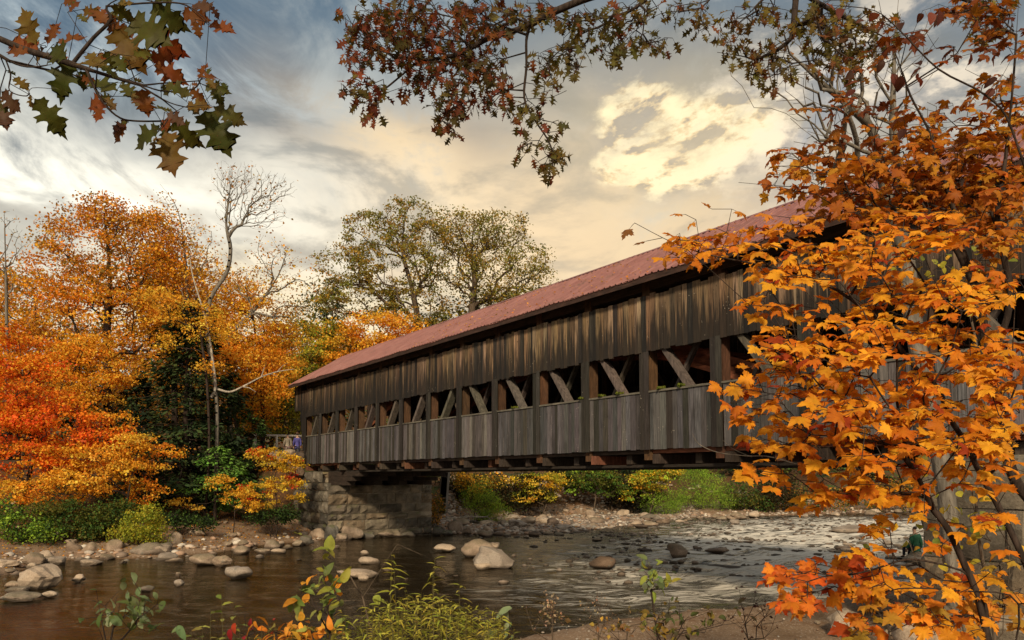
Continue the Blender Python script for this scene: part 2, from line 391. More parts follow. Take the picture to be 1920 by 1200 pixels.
def gz(x, y):
    x = np.asarray(x, float); y = np.asarray(y, float)
    d = sdist(x, y)
    near = sstep(y - np.interp(x, [-60, -15, 0, 8, 20, 60, 150, 300], [17, 18, 22, 30, 40, 62, 88, 115]), 2, -2)
    inside = np.maximum(d * .16, -.55) - .04
    zn = .03 + np.minimum(np.maximum(d, 0), 9) * .19 + np.maximum(d - 9, 0) * .04
    zf = .03 + np.minimum(np.maximum(d, 0), 6) * .17 + np.clip(d - 6, 0, 11) * .29 + np.maximum(d - 17, 0) * .03
    z = np.where(d < 0, inside, zn * near + zf * (1 - near))
    z = z + (1 - near) * sstep(d, 32, 150) * (20 + 5 * lump(x, y, .02))
    z = z + lump(x, y, .9) * .05 * np.clip(np.abs(d) , 0, 1) + lump(x, y, .31) * .16 * np.clip(d / 4, 0, 1)
    bar = np.where((d > 0), 1, 0) * sstep(x, -4.5, -3) * sstep(x, 16, 13) * sstep(y - (56.5 + (x + 3.7) * .45), 2.5, -1)
    z = np.where(bar > 0, z * (1 - bar) + bar * np.minimum(z, .05 + .09 * np.clip(lump(x, y, 1.6) + .35, -.8, 1)), z)
    s, w = sw(x, y); aw = np.abs(w - 2.9)
    f = np.maximum(sstep(s, 29.2, 31.2), sstep(s, -8.5, -11)) * sstep(aw, 6.2, 3.6)
    return z * (1 - f) + 4.42 * f
def gz1(x, y): return float(gz(np.array([x]), np.array([y]))[0])
# ground sheet
t = np.linspace(-1, 1, 340); gx = np.sinh(t * 4.2) / np.sinh(4.2) * 420
u = np.linspace(-1, 1, 360); gy = 30 + np.sinh(u * 4.0) / np.sinh(4.0) * 560
gx = np.sort(gx); XX, YY = np.meshgrid(gx, gy); ZZ = gz(XX, YY)
V = np.stack([XX, YY, ZZ], -1).reshape(-1, 3); nx, ny = len(gx), len(gy)
ii = (np.arange(ny - 1)[:, None] * nx + np.arange(nx - 1)[None, :]).ravel()
Q = np.stack([ii, ii + 1, ii + nx + 1, ii + nx], 1)
m, g = newmat('bank_earth'); p = geopos(g); z = g.sep(p)[2]
sand = g.ramp(g.noise(p, 14, 6, .7), (.3, (.12, .075, .048)), (.55, (.23, .155, .10)), (.8, (.36, .26, .18)))
sand = g.mix(g.m('MULTIPLY', g.step(g.noise(p, 1.6, 5, .7), .5, .62), .6), sand, (.13, .065, .03))
sand = g.mix(g.step(g.vor(p, 14), .28, .12), sand, (.40, .33, .27))
lit = g.ramp(g.noise(p, 9, 6, .75), (.3, (.028, .016, .009)), (.5, (.07, .036, .016)), (.64, (.16, .07, .022)), (.78, (.08, .05, .02)))
grn = g.ramp(g.noise(p, 18, 4, .7), (.35, (.02, .03, .008)), (.65, (.06, .085, .02)))
edge = g.m('ADD', z, g.m('MULTIPLY', g.m('SUBTRACT', g.noise(p, 1.1, 5, .6), .5), .9))
c = g.mix(g.step(edge, .75, 1.15), sand, lit)
c = g.mix(g.m('MULTIPLY', g.step(g.noise(p, .5, 4, .6), .5, .62), g.step(z, 1.7, 2.4)), c, grn)
c = g.mix(g.m('MULTIPLY', g.step(z, .10, -.02), .75), c, (.085, .048, .022))
bed = g.ramp(g.vor(p, 3.2, out='Color'), (.2, (.03, .018, .008)), (.6, (.10, .058, .025)), (.9, (.20, .125, .06)))
c = g.mix(g.step(z, .0, -.12), c, bed)
finish(g, c, .9, g.bump(g.noise(p, 25, 5, .7), .8, .03), .2); M['ground'] = m
tag(mesh_np('ground', V, Q.ravel(), np.arange(len(Q)) * 4, np.full(len(Q), 4), M['ground'], smooth=True), 'earth, sand and leaf litter of the river banks', 'ground', kind='structure')

# water
def rapid(x, y):
    """how broken the water is"""
    x = x + 1.6 * lump(x, y, .35) + .9 * lump(x, y, 1.1); y = y + 1.2 * lump(y, x, .4)
    c1 = np.exp(-(np.abs((x - 9.8 - (y - 28) * .3) / 7.2) ** 2.4 + np.abs((y - 30) / 13.) ** 3))
    c2 = np.exp(-(((x - 26) / 16.) ** 2 + ((y - 48) / 12.) ** 2))
    return np.clip(c1 * 1.1 + c2, 0, 1)
wx_ = np.concatenate([np.linspace(-120, -22, 40), np.linspace(-21.5, 45, 520), np.linspace(46, 260, 60)])
wy_ = np.concatenate([np.linspace(0, 10.8, 10), 11 + (np.linspace(0, 1, 520) ** 1.25) * 64, np.linspace(76, 132, 30)])
XX, YY = np.meshgrid(wx_, wy_); rp = rapid(XX, YY)
ph = rng.uniform(0, 6.28, 40); wl = rng.uniform(.5, 2.2, 40); an = rng.normal(1.15, .5, 40)
ZZ = np.zeros_like(XX)
for i in range(40):
    k = 2 * math.pi / wl[i]
    ZZ += np.sin((XX * math.cos(an[i]) + YY * math.sin(an[i])) * k + ph[i] + 1.2 * lump(XX, YY, .5 + .03 * i)) * wl[i] * .008
ZZ *= (.13 + .9 * rp)
ZZ += .03 * rp * lump(XX, YY, 2.1)
V = np.stack([XX, YY, ZZ], -1).reshape(-1, 3); nx, ny = len(wx_), len(wy_)
ii = (np.arange(ny - 1)[:, None] * nx + np.arange(nx - 1)[None, :]).ravel(); Q = np.stack([ii, ii + 1, ii + nx + 1, ii + nx], 1)
cx_ = V[Q].mean(1); keep = sdist(cx_[:, 0], cx_[:, 1]) < 1.2; Q = Q[keep]
used, inv = np.unique(Q.ravel(), return_inverse=True)
m, g = newmat('river_water'); p = geopos(g); rpd = g.sep(vcol(g))[0]
b1 = g.noise(g.scale(p, (1.0, 2.2, 1)), 2.6, 5, .55, .8); b2 = g.noise(g.scale(p, (1, 2.6, 1)), 8, 3, .5, .5)
hgt = g.m('MULTIPLY', g.m('ADD', b1, g.m('MULTIPLY', b2, .35)), g.m('ADD', .42, g.m('MULTIPLY', rpd, 1.4)))
nrm = g.bump(hgt, .55, .12)
gl = g.n('ShaderNodeBsdfGlossy'); g.put(gl.inputs['Color'], (.95, .92, .86, 1)); g.put(gl.inputs['Roughness'], g.m('ADD', .06, g.m('MULTIPLY', rpd, .10))); g.put(gl.inputs['Normal'], nrm)
tr = g.n('ShaderNodeBsdfTransparent'); g.put(tr.inputs[0], (.66, .42, .20, 1))
df = g.n('ShaderNodeBsdfDiffuse'); g.put(df.inputs[0], g.mix(g.noise(p, .35, 3), (.012, .010, .005), (.030, .020, .009)))
m1 = g.n('ShaderNodeMixShader'); m1.inputs[0].default_value = .6; g.put(m1.inputs[1], tr.outputs[0]); g.put(m1.inputs[2], df.outputs[0])
fr = g.n('ShaderNodeFresnel'); fr.inputs['IOR'].default_value = 1.36; g.put(fr.inputs['Normal'], nrm)
m2 = g.n('ShaderNodeMixShader'); g.put(m2.inputs[0], g.m('MULTIPLY', fr.outputs[0], 1.0, clamp=True)); g.put(m2.inputs[1], m1.outputs[0]); g.put(m2.inputs[2], gl.outputs[0])
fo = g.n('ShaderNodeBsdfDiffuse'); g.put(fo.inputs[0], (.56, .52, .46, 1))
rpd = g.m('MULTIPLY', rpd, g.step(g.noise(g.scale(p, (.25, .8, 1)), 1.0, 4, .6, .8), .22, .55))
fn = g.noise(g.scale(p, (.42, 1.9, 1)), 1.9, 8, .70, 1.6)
foam_sheen = g.m('MULTIPLY', g.step(g.m('ADD', fn, g.m('MULTIPLY', rpd, .22)), .565, .72), g.step(rpd, .06, .6))  # foam streaks, with the pale sky reflection on the rapids painted in as diffuse colour
m3 = g.n('ShaderNodeMixShader'); g.put(m3.inputs[0], g.m('MULTIPLY', foam_sheen, .8)); g.put(m3.inputs[1], m2.outputs[0]); g.put(m3.inputs[2], fo.outputs[0])
o_ = g.n('ShaderNodeOutputMaterial'); g.put(o_.inputs[0], m3.outputs[0]); M['water'] = m
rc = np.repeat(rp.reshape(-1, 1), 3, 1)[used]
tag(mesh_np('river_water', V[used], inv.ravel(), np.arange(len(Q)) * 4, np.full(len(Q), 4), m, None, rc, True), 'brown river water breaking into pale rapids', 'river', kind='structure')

# ------------------------------------------------------------------ the covered bridge
Z0 = H                                     # bridge heights are measured from eye level
bridge = empty('covered_bridge', (O0[0], O0[1], 0), math.atan2(-AX[1], -AX[0]))
tag(bridge, 'long weathered wooden covered bridge with a red metal roof spanning the river', 'covered bridge')
# local x = -s (towards the near end), y = w (across), z up
S0, S1 = -8.6, 12 * BAY
ZB, ZS, ZO, ZT, ZE, ZR = .78 + Z0, 2.38 + Z0, 3.50 + Z0, 5.08 + Z0, 5.42 + Z0, 7.52 + Z0
WID = 5.8
def bc(base, v=.25, warm=0):
    k = random.uniform(1 - v, 1 + v); return tuple(max(0, x * k * (1 + random.uniform(-.06, .06))) for x in base)
def SB(mb, s0, s1, w0, w1, z0, z1, c_, jit=0): mb.box(-s1, -s0, w0, w1, z0, z1, c_, jit)
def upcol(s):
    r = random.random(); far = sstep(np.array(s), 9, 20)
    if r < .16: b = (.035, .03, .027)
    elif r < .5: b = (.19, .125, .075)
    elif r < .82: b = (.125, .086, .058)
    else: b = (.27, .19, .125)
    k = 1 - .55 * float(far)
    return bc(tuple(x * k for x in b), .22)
def siding_side(y_out, sgn, name_suffix=''):
    """boards on one long side; sgn is the outward direction across the bridge"""
    mb = MB(); s = S0
    while s < 29.9:
        wd = random.uniform(.13, .25); s2 = min(s + wd, 30.35)
        off = random.choice((0, .006, .012, .03))
        a, b = sorted((y_out, y_out + sgn * (.025 + off)))
        zb_ = ZO + random.uniform(-.03, .03)
        if s > 28.95: zb_ = Z0 + max(.78, .78 + (s2 - 29.3) * 3.6)
        if s > 30.1: zb_ = Z0 + 3.9
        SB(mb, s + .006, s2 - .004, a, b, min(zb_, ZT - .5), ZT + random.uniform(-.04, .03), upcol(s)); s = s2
    while s < 30.9:
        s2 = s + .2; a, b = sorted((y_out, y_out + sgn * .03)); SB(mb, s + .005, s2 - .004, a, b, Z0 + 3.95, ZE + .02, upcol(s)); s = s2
    mb.build('upper_siding', M['board_up'], bridge)
    for n in range(-4, 12):
        sa, sb = n * BAY + .17, (n + 1) * BAY - .17
        if n == 11: sb = 28.95
        mb = MB(); s = sa
        pc = random.choice(((.078, .075, .080), (.092, .087, .092), (.066, .063, .068), (.112, .104, .106)))
        while s < sb - .02:
            s2 = min(s + random.uniform(.14, .24), sb); off = random.choice((0, .005, .012))
            a, b = sorted((y_out - sgn * .03, y_out - sgn * .03 + sgn * (.02 + off)))
            SB(mb, s + .007, s2 - .006, a, b, ZB + random.uniform(-.025, .01), ZS - .04, bc(pc if random.random() > .18 else (.04, .036, .032), .42)); s = s2
        if sgn > 0 and n < 8:
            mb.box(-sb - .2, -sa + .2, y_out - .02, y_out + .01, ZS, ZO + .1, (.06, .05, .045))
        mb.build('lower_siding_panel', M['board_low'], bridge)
        mb = MB(); a, b = sorted((y_out - sgn * .14, y_out + sgn * .03)); SB(mb, sa - .02, sb + .02, a, b, ZS - .04, ZS + .012, (.13, .12, .10)); mb.build('sill_board', M['timber_x'], bridge)
    for n in range(-3, 12):
        mb = MB(); c0 = n * BAY
        for k in range(2):
            s = c0 - .17 + k * .17; a, b = sorted((y_out, y_out + sgn * random.uniform(.03, .05)))
            SB(mb, s + .004, s + .166, a, b, ZB - .02, ZO + .05, bc((.032, .028, .026), .35))
        mb.build('post_cover', M['board_low'], bridge)
siding_side(0, -1); siding_side(WID, 1)
# trusses
for yy, sg in ((.10, 1), (WID - .10, -1)):
    for n in range(-4, 13):
        mb = MB(); c0 = n * BAY; a, b = sorted((yy, yy + sg * .28)); SB(mb, c0 - .14, c0 + .14, a, b, ZB - .3, ZE + .15, bc((.085, .045, .025), .2)); mb.build('truss_post', M['timber'], bridge)
    for n in range(-3, 12):
        mid = (n + .56) * BAY if n < 5 else (n + .44) * BAY; zc = (ZS + ZO) / 2; h_ = 1.7; d_ = h_ * .74 * (1 if n < 5 else -1)
        mb = MB(); mb.bar((-(mid - d_), yy + sg * .08, zc - h_), (-(mid + d_), yy + sg * .08, zc + h_), .14, .27, up=(0, 1, 0), color=bc((.105, .09, .078), .15))
        mb.build('diagonal_brace', M['timber'], bridge)
        mb = MB(); d2 = -d_ * .86; mid2 = mid + (.05 if n < 5 else -.05)
        mb.bar((-(mid2 - d2), yy + sg * .42, zc - h_), (-(mid2 + d2), yy + sg * .42, zc + h_), .09, .16, up=(0, 1, 0), color=bc((.08, .065, .055), .15))
        mb.build('counter_brace', M['timber'], bridge)
    mb = MB()
    for i in range(44):
        s = -5.2 + i * 32.4 / 44; s2 = s + 32.4 / 44 + .01
        f = lambda q: Z0 + 4.94 - .0177 * (q - 11) ** 2
        for k in range(3):
            mb.bar((-s, yy + sg * .72, f(s) + (k - 1) * .15), (-s2, yy + sg * .72, f(s2) + (k - 1) * .15), .26, .145, up=(0, 1, 0), color=bc((.22, .075, .04), .15))
    mb.build('laminated_arch', M['timber_x'], bridge)
    mb = MB(); a, b = sorted((yy + sg * .02, yy + sg * .27))
    SB(mb, S0 + .05, S1 + .1, a, b, ZT + .18, ZT + .42, (.07, .045, .03)); mb.build('top_chord', M['timber_x'], bridge)
    mb = MB(); a, b = sorted((yy + sg * .05, yy + sg * .33))
    s = S0
    while s < S1 + .3:
        s2 = min(s + 3.66, S1 + .35); SB(mb, s, s2 - .01, a, b, ZB - .12, ZB + .16, bc((.16, .06, .035) if (s < -1 or s > 24) else (.05, .035, .028), .2)); s = s2
    mb.build('bottom_chord', M['timber_x'], bridge)
# floor beams with stub ends under the siding
s = -7.6; k = 0
while s < S1:
    mb = MB(); SB(mb, s - .11, s + .11, (.10, .32, .05, .42)[k % 4], WID - .1, ZB - .40, ZB - .14, bc((.045, .034, .028) if k % 5 else (.12, .05, .03), .3)); mb.build('floor_beam', M['timber'], bridge); s += 1.22; k += 1
for w0 in (.5, 1.7, 2.9, 4.1, 5.1):
    mb = MB(); SB(mb, S0, S1, w0 - .12, w0 + .12, ZB - .50, ZB - .425, (.03, .024, .02)); mb.build('floor_stringer', M['timber_x'], bridge)
mb = MB(); s = S0
while s < S1 + .2: SB(mb, s, s + .28, .4, WID - .4, ZB + .17, ZB + .25, bc((.07, .055, .045))); s += .29
mb.build('deck', M['timber'], bridge)
# roof of ribbed sheet metal
OV = .5; rise = (ZR - ZE) / (WID / 2 + OV)
def roof_slope(sg):
    xs = []; s = S0 - .6
    while s < 30.95:
        xs += [(s, 0), (s + .03, .038), (s + .06, .038), (s + .09, 0)]; s += .23
    v = []; f = []
    cols = 7
    for (s, dz_) in xs:
        for j in range(cols):
            t_ = j / (cols - 1)
            w = WID / 2 + sg * (WID / 2 + OV) * t_
            z_ = ZR - (ZR - ZE) * t_ - .03 * math.sin(math.pi * (s + 8) / 39) + .012 * math.sin(s * 1.3 + j) + .008 * math.sin(s * 4.7 + 2 * j) - (.012 * math.sin(s * 2.9) if j == cols - 1 else 0)
            v.append((-s, w, z_ + dz_ + .05))
    n_ = len(xs)
    for i in range(n_ - 1):
        for j in range(cols - 1): f.append((i * cols + j, i * cols + j + 1, (i + 1) * cols + j + 1, (i + 1) * cols + j))
    mb = MB(); mb.add(v, f)
    o = mb.build('roof', M['roof'], bridge); sd = o.modifiers.new('thickness', 'SOLIDIFY'); sd.thickness = .012; sd.offset = -1
    mb = MB(); s = S0 - .55
    c_ = (.035, .025, .02)
    def slopebox(sa, sb, t0, t1, th, col_):
        q = []
        for t_ in (t0, t1):
            w = WID / 2 + sg * (WID / 2 + OV) * t_; zt = ZR - (ZR - ZE) * t_
            q += [(-sa, w, zt + .03), (-sb, w, zt + .03), (-sa, w, zt + .03 - th), (-sb, w, zt + .03 - th)]
        mb.add(q, [(0, 1, 5, 4), (2, 6, 7, 3), (0, 2, 3, 1), (4, 5, 7, 6), (0, 4, 6, 2), (1, 3, 7, 5)], col_)
    slopebox(S0 - .5, 30.85, .02, .985, .03, c_)
    mb.build('roof_deck', M['timber'], bridge)
    s = S0 - .3
    while s < 30.8:
        mb = MB(); slopebox(s, s + .09, .02, .97, .19, (.05, .035, .025)); mb.build('rafter', M['timber'], bridge); s += 1.22
    mb = MB()
    for t_ in (.985,):
        w = WID / 2 + sg * (WID / 2 + OV) * t_; zt = ZR - (ZR - ZE) * t_
        a, b = sorted((w, w + sg * .03)); SB(mb, S0 - .5, 30.85, a, b, zt - .15, zt + .025, (.045, .025, .02))
    mb.build('eave_board', M['timber_x'], bridge)
roof_slope(-1); roof_slope(1)
mb = MB(); v = []
for s in (S0 - .6, 30.95):
    v += [(-s, WID / 2 - .16, ZR - .02), (-s, WID / 2, ZR + .085), (-s, WID / 2 + .16, ZR - .02)]
mb.add(v, [(0, 1, 4, 3), (1, 2, 5, 4)]); o = mb.build('ridge_cap', M['roof'], bridge); o.modifiers.new('t', 'SOLIDIFY').thickness = .01
# gables at both ends
for se, sn in ((30.55, 1), (S0 - .3, -1)):
    mb = MB(); w = -.02
    while w < WID:
        w2 = min(w + .2, WID + .02); top = ZR - abs((w + w2) / 2 - WID / 2) * rise - .16
        low = Z0 + 5.0 if sn < 0 else Z0 + 4.9
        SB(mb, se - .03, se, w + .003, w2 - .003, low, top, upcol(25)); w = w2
    mb.build('gable_boards', M['board_up'], bridge)

# ------------------------------------------------------------------ stone abutments
def rough_block(mb, p, ux, uy, a0, a1, z0, z1, depth, color):
    """quarry-faced block: a subdivided face bulging outwards along -uy"""
    nx_, nz_ = 6, 4; v = []
    for k in range(nz_):
        for i in range(nx_):
            fa, fz = i / (nx_ - 1), k / (nz_ - 1)
            ed = (i in (0, nx_ - 1)) or (k in (0, nz_ - 1))
            o_ = random.uniform(-.005, .02) if ed else random.uniform(.035, .15)
            a = a0 + (a1 - a0) * fa + random.uniform(-.03, .03); z = z0 + (z1 - z0) * fz + random.uniform(-.02, .02)
            v.append((p[0] + ux[0] * a - uy[0] * o_, p[1] + ux[1] * a - uy[1] * o_, z))
    nf = len(v); f = []
    for k in range(nz_ - 1):
        for i in range(nx_ - 1): f.append((k * nx_ + i, k * nx_ + i + 1, (k + 1) * nx_ + i + 1, (k + 1) * nx_ + i))
    back = []
    for (fa, z) in ((a0, z0), (a1, z0), (a1, z1), (a0, z1)):
        back.append((p[0] + ux[0] * fa + uy[0] * depth, p[1] + ux[1] * fa + uy[1] * depth, z))
    v += back; b = nf
    f.append(tuple(range(nx_)) [::-1] + (b, b + 1)); f.append(tuple((nz_ - 1) * nx_ + i for i in range(nx_)) + (b + 2, b + 3))
    f.append((0, nx_, 2 * nx_, 3 * nx_, b + 3, b)); f.append((nx_ - 1, b + 1, b + 2, 4 * nx_ - 1, 3 * nx_ - 1, 2 * nx_ - 1))
    mb.add(v, f, color)
def stone_face(parent, p, ux, uy, L, z0, z1, rowh=(.28, .62), bw=(.4, 1.7), keep=lambda a, z: True, batter=0.0):
    mb = MB(); z = z0
    while z < z1 - .12:
        h = min(random.uniform(*rowh), z1 - z)
        if z1 - z - h < .15: h = z1 - z
        a = 0
        off = batter * (z - z0)
        pp = (p[0] + uy[0] * off, p[1] + uy[1] * off)
        while a < L - .02:
            wd = min(random.uniform(*bw), L - a)
            if L - a - wd < .3: wd = L - a
            if keep(a + wd / 2, z + h / 2): rough_block(mb, pp, ux, uy, a + .022, a + wd - .022, z + .02, z + h - .02, .16, random.choice(((1.25, 1.2, 1.1), (1, .95, .85), (.75, .72, .68), (1.1, .95, .78), (.6, .58, .55), (1.5, 1.42, 1.28))))
            a += wd
        z += h
    return mb.build('stonework', M['block'], parent)
def abutment(name, label, s_front, s_back, zb, zseat, zback, seat, w0, w1, face_front=True, **kw):
    root = empty(name, tuple(W((s_front + s_back) / 2, 2.9, 0))); tag(root, label, 'stone abutment')
    inv = Vector(root.location)
    def loc(s, w): q = W(s, w); return (q[0] - inv[0], q[1] - inv[1])
    sg = 1 if s_back > s_front else -1
    core = MB()
    def cbox(sa, sb, wa, wb, za, zz):
        c4 = [loc(sa, wa), loc(sb, wa), loc(sb, wb), loc(sa, wb)]
        v = [(x, y, za) for x, y in c4] + [(x, y, zz) for x, y in c4]
        core.add(v, [(0, 1, 2, 3), (4, 7, 6, 5), (0, 4, 5, 1), (1, 5, 6, 2), (2, 6, 7, 3), (3, 7, 4, 0)])
    cbox(s_front + sg * .06, s_front + sg * seat, w0 + .06, w1 - .06, zb, zseat - .03)
    cbox(s_front + sg * (seat + .01), s_back, w0 + .06, w1 - .06, zb, zback - .03)
    core.build('mortar_core', M['mortar'], root)
    ax = (AX[0] * sg, AX[1] * sg); bx = (BX[0], BX[1])
    # side facing the camera
    stone_face(root, loc(s_front, w0), ax, bx, abs(s_back - s_front), zb, zback, keep=lambda a, z: z < zseat or a > seat, **kw)
    if face_front:
        stone_face(root, loc(s_front, w0), bx, ax, w1 - w0, zb, zseat)
        stone_face(root, loc(s_front + sg * seat, w0), bx, ax, w1 - w0, zseat + .01, zback)
    return root
fa = abutment('stone_abutment', 'grey cut stone abutment at the far end of the bridge beside the dark pool', 24.9, 30.0, -.5, Z0 - .42, Z0 + .33, 1.6, -.25, WID + .25)
na = abutment('stone_abutment', 'massive pale stone abutment at the right end of the bridge behind orange maple leaves', -5.0, -9.6, .2, Z0 + .0, Z0 + .4, .9, -.5, WID + .3, rowh=(.6, 1.0), bw=(1.0, 2.3))
# bolster timbers resting on the far abutment seat
for k, (a, b) in enumerate(((23.9, 26.4), (23.2, 26.4), (22.3, 26.4))):
    for w0 in (.35, 1.9, 3.4, 4.95):
        mb = MB(); z_ = Z0 - .42 + k * .235 + .004; SB(mb, a, b, w0, w0 + .5, z_, z_ + .228, (.035, .025, .02)); mb.build('bolster_timber', M['timber_x'], bridge)
# ------------------------------------------------------------------ rocks
import bmesh
def rock_mesh(name, seed, sub=3, ang=.5, flatten=1.0):
    r = np.random.default_rng(seed); bm = bmesh.new(); bmesh.ops.create_icosphere(bm, subdivisions=sub, radius=1)
    V = np.array([v.co[:] for v in bm.verts])
    for i in range(int(9 + ang * 14)):               # chop planar facets
        n = r.normal(size=3); n /= np.linalg.norm(n); d = r.uniform(.62, .9)
        k = V @ n; over = np.maximum(k - d, 0); V -= n[None] * (over * (.55 + .4 * ang))[:, None]
    for fq, am in ((1.7, .10), (3.9, .045), (9, .018)):
        o = r.uniform(0, 9, 3); a = r.normal(size=(3, 3)) * fq
        q = V @ a + o; V *= (1 + am * (np.sin(q[:, 0]) + np.sin(q[:, 1] + q[:, 2])) )[:, None]
    V[:, 2] *= flatten; V /= np.abs(V).max(0)[None]
    for v, c_ in zip(bm.verts, V): v.co = c_
    me = bpy.data.meshes.new(name); bm.to_mesh(me); bm.free()
    me.polygons.foreach_set('use_smooth', [ang < .75] * len(me.polygons)); return me
ROCKM = {}
def rock_variant(kind, mat):
    k = (kind, mat)
    if k not in ROCKM:
        ang, seed = kind; ROCKM[k] = rock_mesh('boulder', seed, 3, ang); ROCKM[k].materials.append(M[mat])
    return ROCKM[k]
def rock(x, y, z, rx, ry, rz_, rot, kind=(.4, 1), mat='rock', name='boulder', label=None, cat='boulder', group=None, tilt=0, obj_parent=None):
    o = bpy.data.objects.new(name, rock_variant(kind, mat)); col.objects.link(o)
    o.location = (x, y, z); o.scale = (rx, ry, rz_); o.rotation_euler = (tilt, random.uniform(-.08, .08), rot)
    tag(o, label, cat, group); return o
def rock_px(x0, x1, ytop, ybot, label, kind=(.4, 1), mat='rock', z=0.0, rot=0.0, tilt=0, deep=.8, sink=.3):
    cx = (x0 + x1) / 2
    for _ in range(4): p = PZ(cx, ybot, z); z = max(gz1(p[0], p[1]) - .03, 0)
    p = PZ(cx, ybot, z); Y = p[1]; w = (x1 - x0) * pxm(Y) / 2; h = (ybot - ytop) * pxm(Y)
    hh = h / (2 - sink) ; p2 = p + np.array([0, w * deep * .6, 0])
    return rock(p2[0] * 1.0, p2[1], z + hh * (1 - sink), w * 1.03, w * deep, hh, rot, kind, mat, label=label, tilt=tilt)
BL = [
 (862, 927, 1012, 1046, 'smooth grey-brown domed boulder behind the big pale slab in the river', (.2, 2), 'rock'),
 (884, 964, 1027, 1067, 'large pale slab boulder leaning against the domed boulder in mid river', (.9, 3), 'rock_pale'),
 (882, 928, 1054, 1069, 'low flat rock at the waterline in front of the pale slab', (.3, 4), 'rock_pale'),
 (811, 854, 1021, 1036, 'flat oval pale rock in the dark pool left of the domed boulder', (.1, 5), 'rock_pale'),
 (912, 938, 1016, 1031, 'small cream rock right of the domed boulder', (.3, 6), 'rock_pale'),
 (18, 98, 1061, 1107, 'big triangular tan boulder at the left edge of the river', (.8, 7), 'rock_pale'),
 (410, 468, 1063, 1086, 'single rounded pale boulder standing in the dark water left of centre', (.3, 8), 'rock_pale'),
 (350, 402, 1040, 1062, 'pale wedge rock at the edge of the left beach', (.7, 9), 'rock'),
 (392, 432, 1042, 1064, 'grey slab sloping into the water beside the pale wedge rock', (.8, 10), 'rock'),
 (1106, 1159, 1044, 1067, 'dark brown boulder in the water right of centre', (.3, 11), 'rock_dark'),
 (1254, 1293, 1019, 1045, 'brown boulder standing in the pale rapids', (.7, 12), 'rock'),
 (625, 708, 1068, 1084, 'long low pale rock in the river above the yellow leaves', (.5, 13), 'rock_pale'),
 (668, 691, 1077, 1091, 'small round rock touching the long low pale rock', (.2, 14), 'rock_pale'),
 (671, 712, 1044, 1058, 'flat pale stepping rock below the stone abutment', (.6, 15), 'rock_pale'),
 (674, 691, 1032, 1041, 'little wedge rock in the pool below the stone abutment', (.6, 16), 'rock_pale'),
 (324, 344, 1087, 1101, 'small round white-topped stone in the dark water', (.3, 17), 'rock_pale'),
 (328, 339, 1073, 1081, 'tiny stone just beyond the white-topped stone', (.2, 18), 'rock'),
 (132, 156, 1077, 1092, 'bluish grey leaning stone in the dark water at left', (.8, 19), 'rock_pale'),
 (259, 289, 1099, 1110, 'flat grey stone in dark water behind the broad leaves', (.3, 21), 'rock'),
 (236, 304, 1019, 1045, 'long mossy boulder under the yellow-green bush', (.2, 22), 'rock'),
 (306, 342, 998, 1034, 'tall grey rounded boulder right of the yellow-green bush', (.4, 23), 'rock'),
 (189, 224, 1010, 1042, 'tan block-shaped boulder left of the yellow-green bush', (.6, 24), 'rock'),
 (147, 188, 1017, 1043, 'reddish tan boulder on the left shore', (.7, 25), 'rock'),
 (117, 151, 1018, 1043, 'dark brown smooth boulder on the left shore', (.3, 26), 'rock_dark'),
 (82, 118, 1013, 1037, 'light grey domed boulder on the left shore', (.4, 27), 'rock'),
 (23, 46, 1022, 1041, 'small ochre boulder on the left shore', (.5, 28), 'rock'),
 (-8, 23, 1017, 1040, 'grey boulder cut by the left frame edge on the shore', (.4, 29), 'rock'),
 (36, 78, 1036, 1062, 'broad tan slab on the shore above the triangular boulder', (.8, 30), 'rock'),
 (0, 36, 1090, 1104, 'flat grey slab at the lower left edge', (.7, 31), 'rock'),
 (4, 46, 1101, 1113, 'thin slab below the flat grey slab at lower left', (.8, 32), 'rock'),
 (74, 102, 1109, 1122, 'small pale stone at the waterline in the lower left', (.5, 33), 'rock_pale'),
 (-10, 60, 1112, 1130, 'wide low slab at the lower left corner of the river', (.8, 34), 'rock'),
 (1199, 1239, 961, 977, 'grey-green angular boulder below the green bushes', (.8, 35), 'rock'),
 (1364, 1402, 960, 976, 'grey sharp-topped boulder on the far shore', (.9, 36), 'rock'),
 (1404, 1428, 958, 971, 'white rounded boulder on the far shore', (.3, 37), 'rock_pale'),
 (1370, 1390, 972, 984, 'pale squat boulder in front of the sharp-topped one', (.3, 38), 'rock_pale'),
 (1562, 1622, 986, 1001, 'long pale boulder in the rapids near the orange leaves', (.3, 39), 'rock_pale'),
 (1612, 1638, 990, 1001, 'dark round boulder beside the long pale boulder in the rapids', (.3, 40), 'rock_dark'),
 (1326, 1374, 1027, 1038, 'low dark ledge rock in the rapids', (.8, 41), 'rock_dark'),
 (1326, 1400, 1062, 1066, 'thin dark rock barely breaking the rapids', (.8, 42), 'rock_dark'),
 (1420, 1465, 1027, 1037, 'brown pointed rock awash in the rapids', (.8, 43), 'rock'),
 (975, 1008, 968, 984, 'rounded tan boulder at the head of the gravel bar', (.2, 44), 'rock'),
 (1000, 1034, 970, 984, 'pale boulder on the gravel bar', (.2, 45), 'rock_pale'),
 (1098, 1118, 955, 970, 'brown domed boulder at the back of the gravel bar', (.3, 46), 'rock'),
]
for i, (x0, x1, yt, yb, lab, kd, mt) in enumerate(BL):
    o = rock_px(x0, x1, yt, yb, lab, kd, mt, z=0.0 if yb > 985 or x0 > 1150 else .1, rot=random.uniform(-.3, .3))
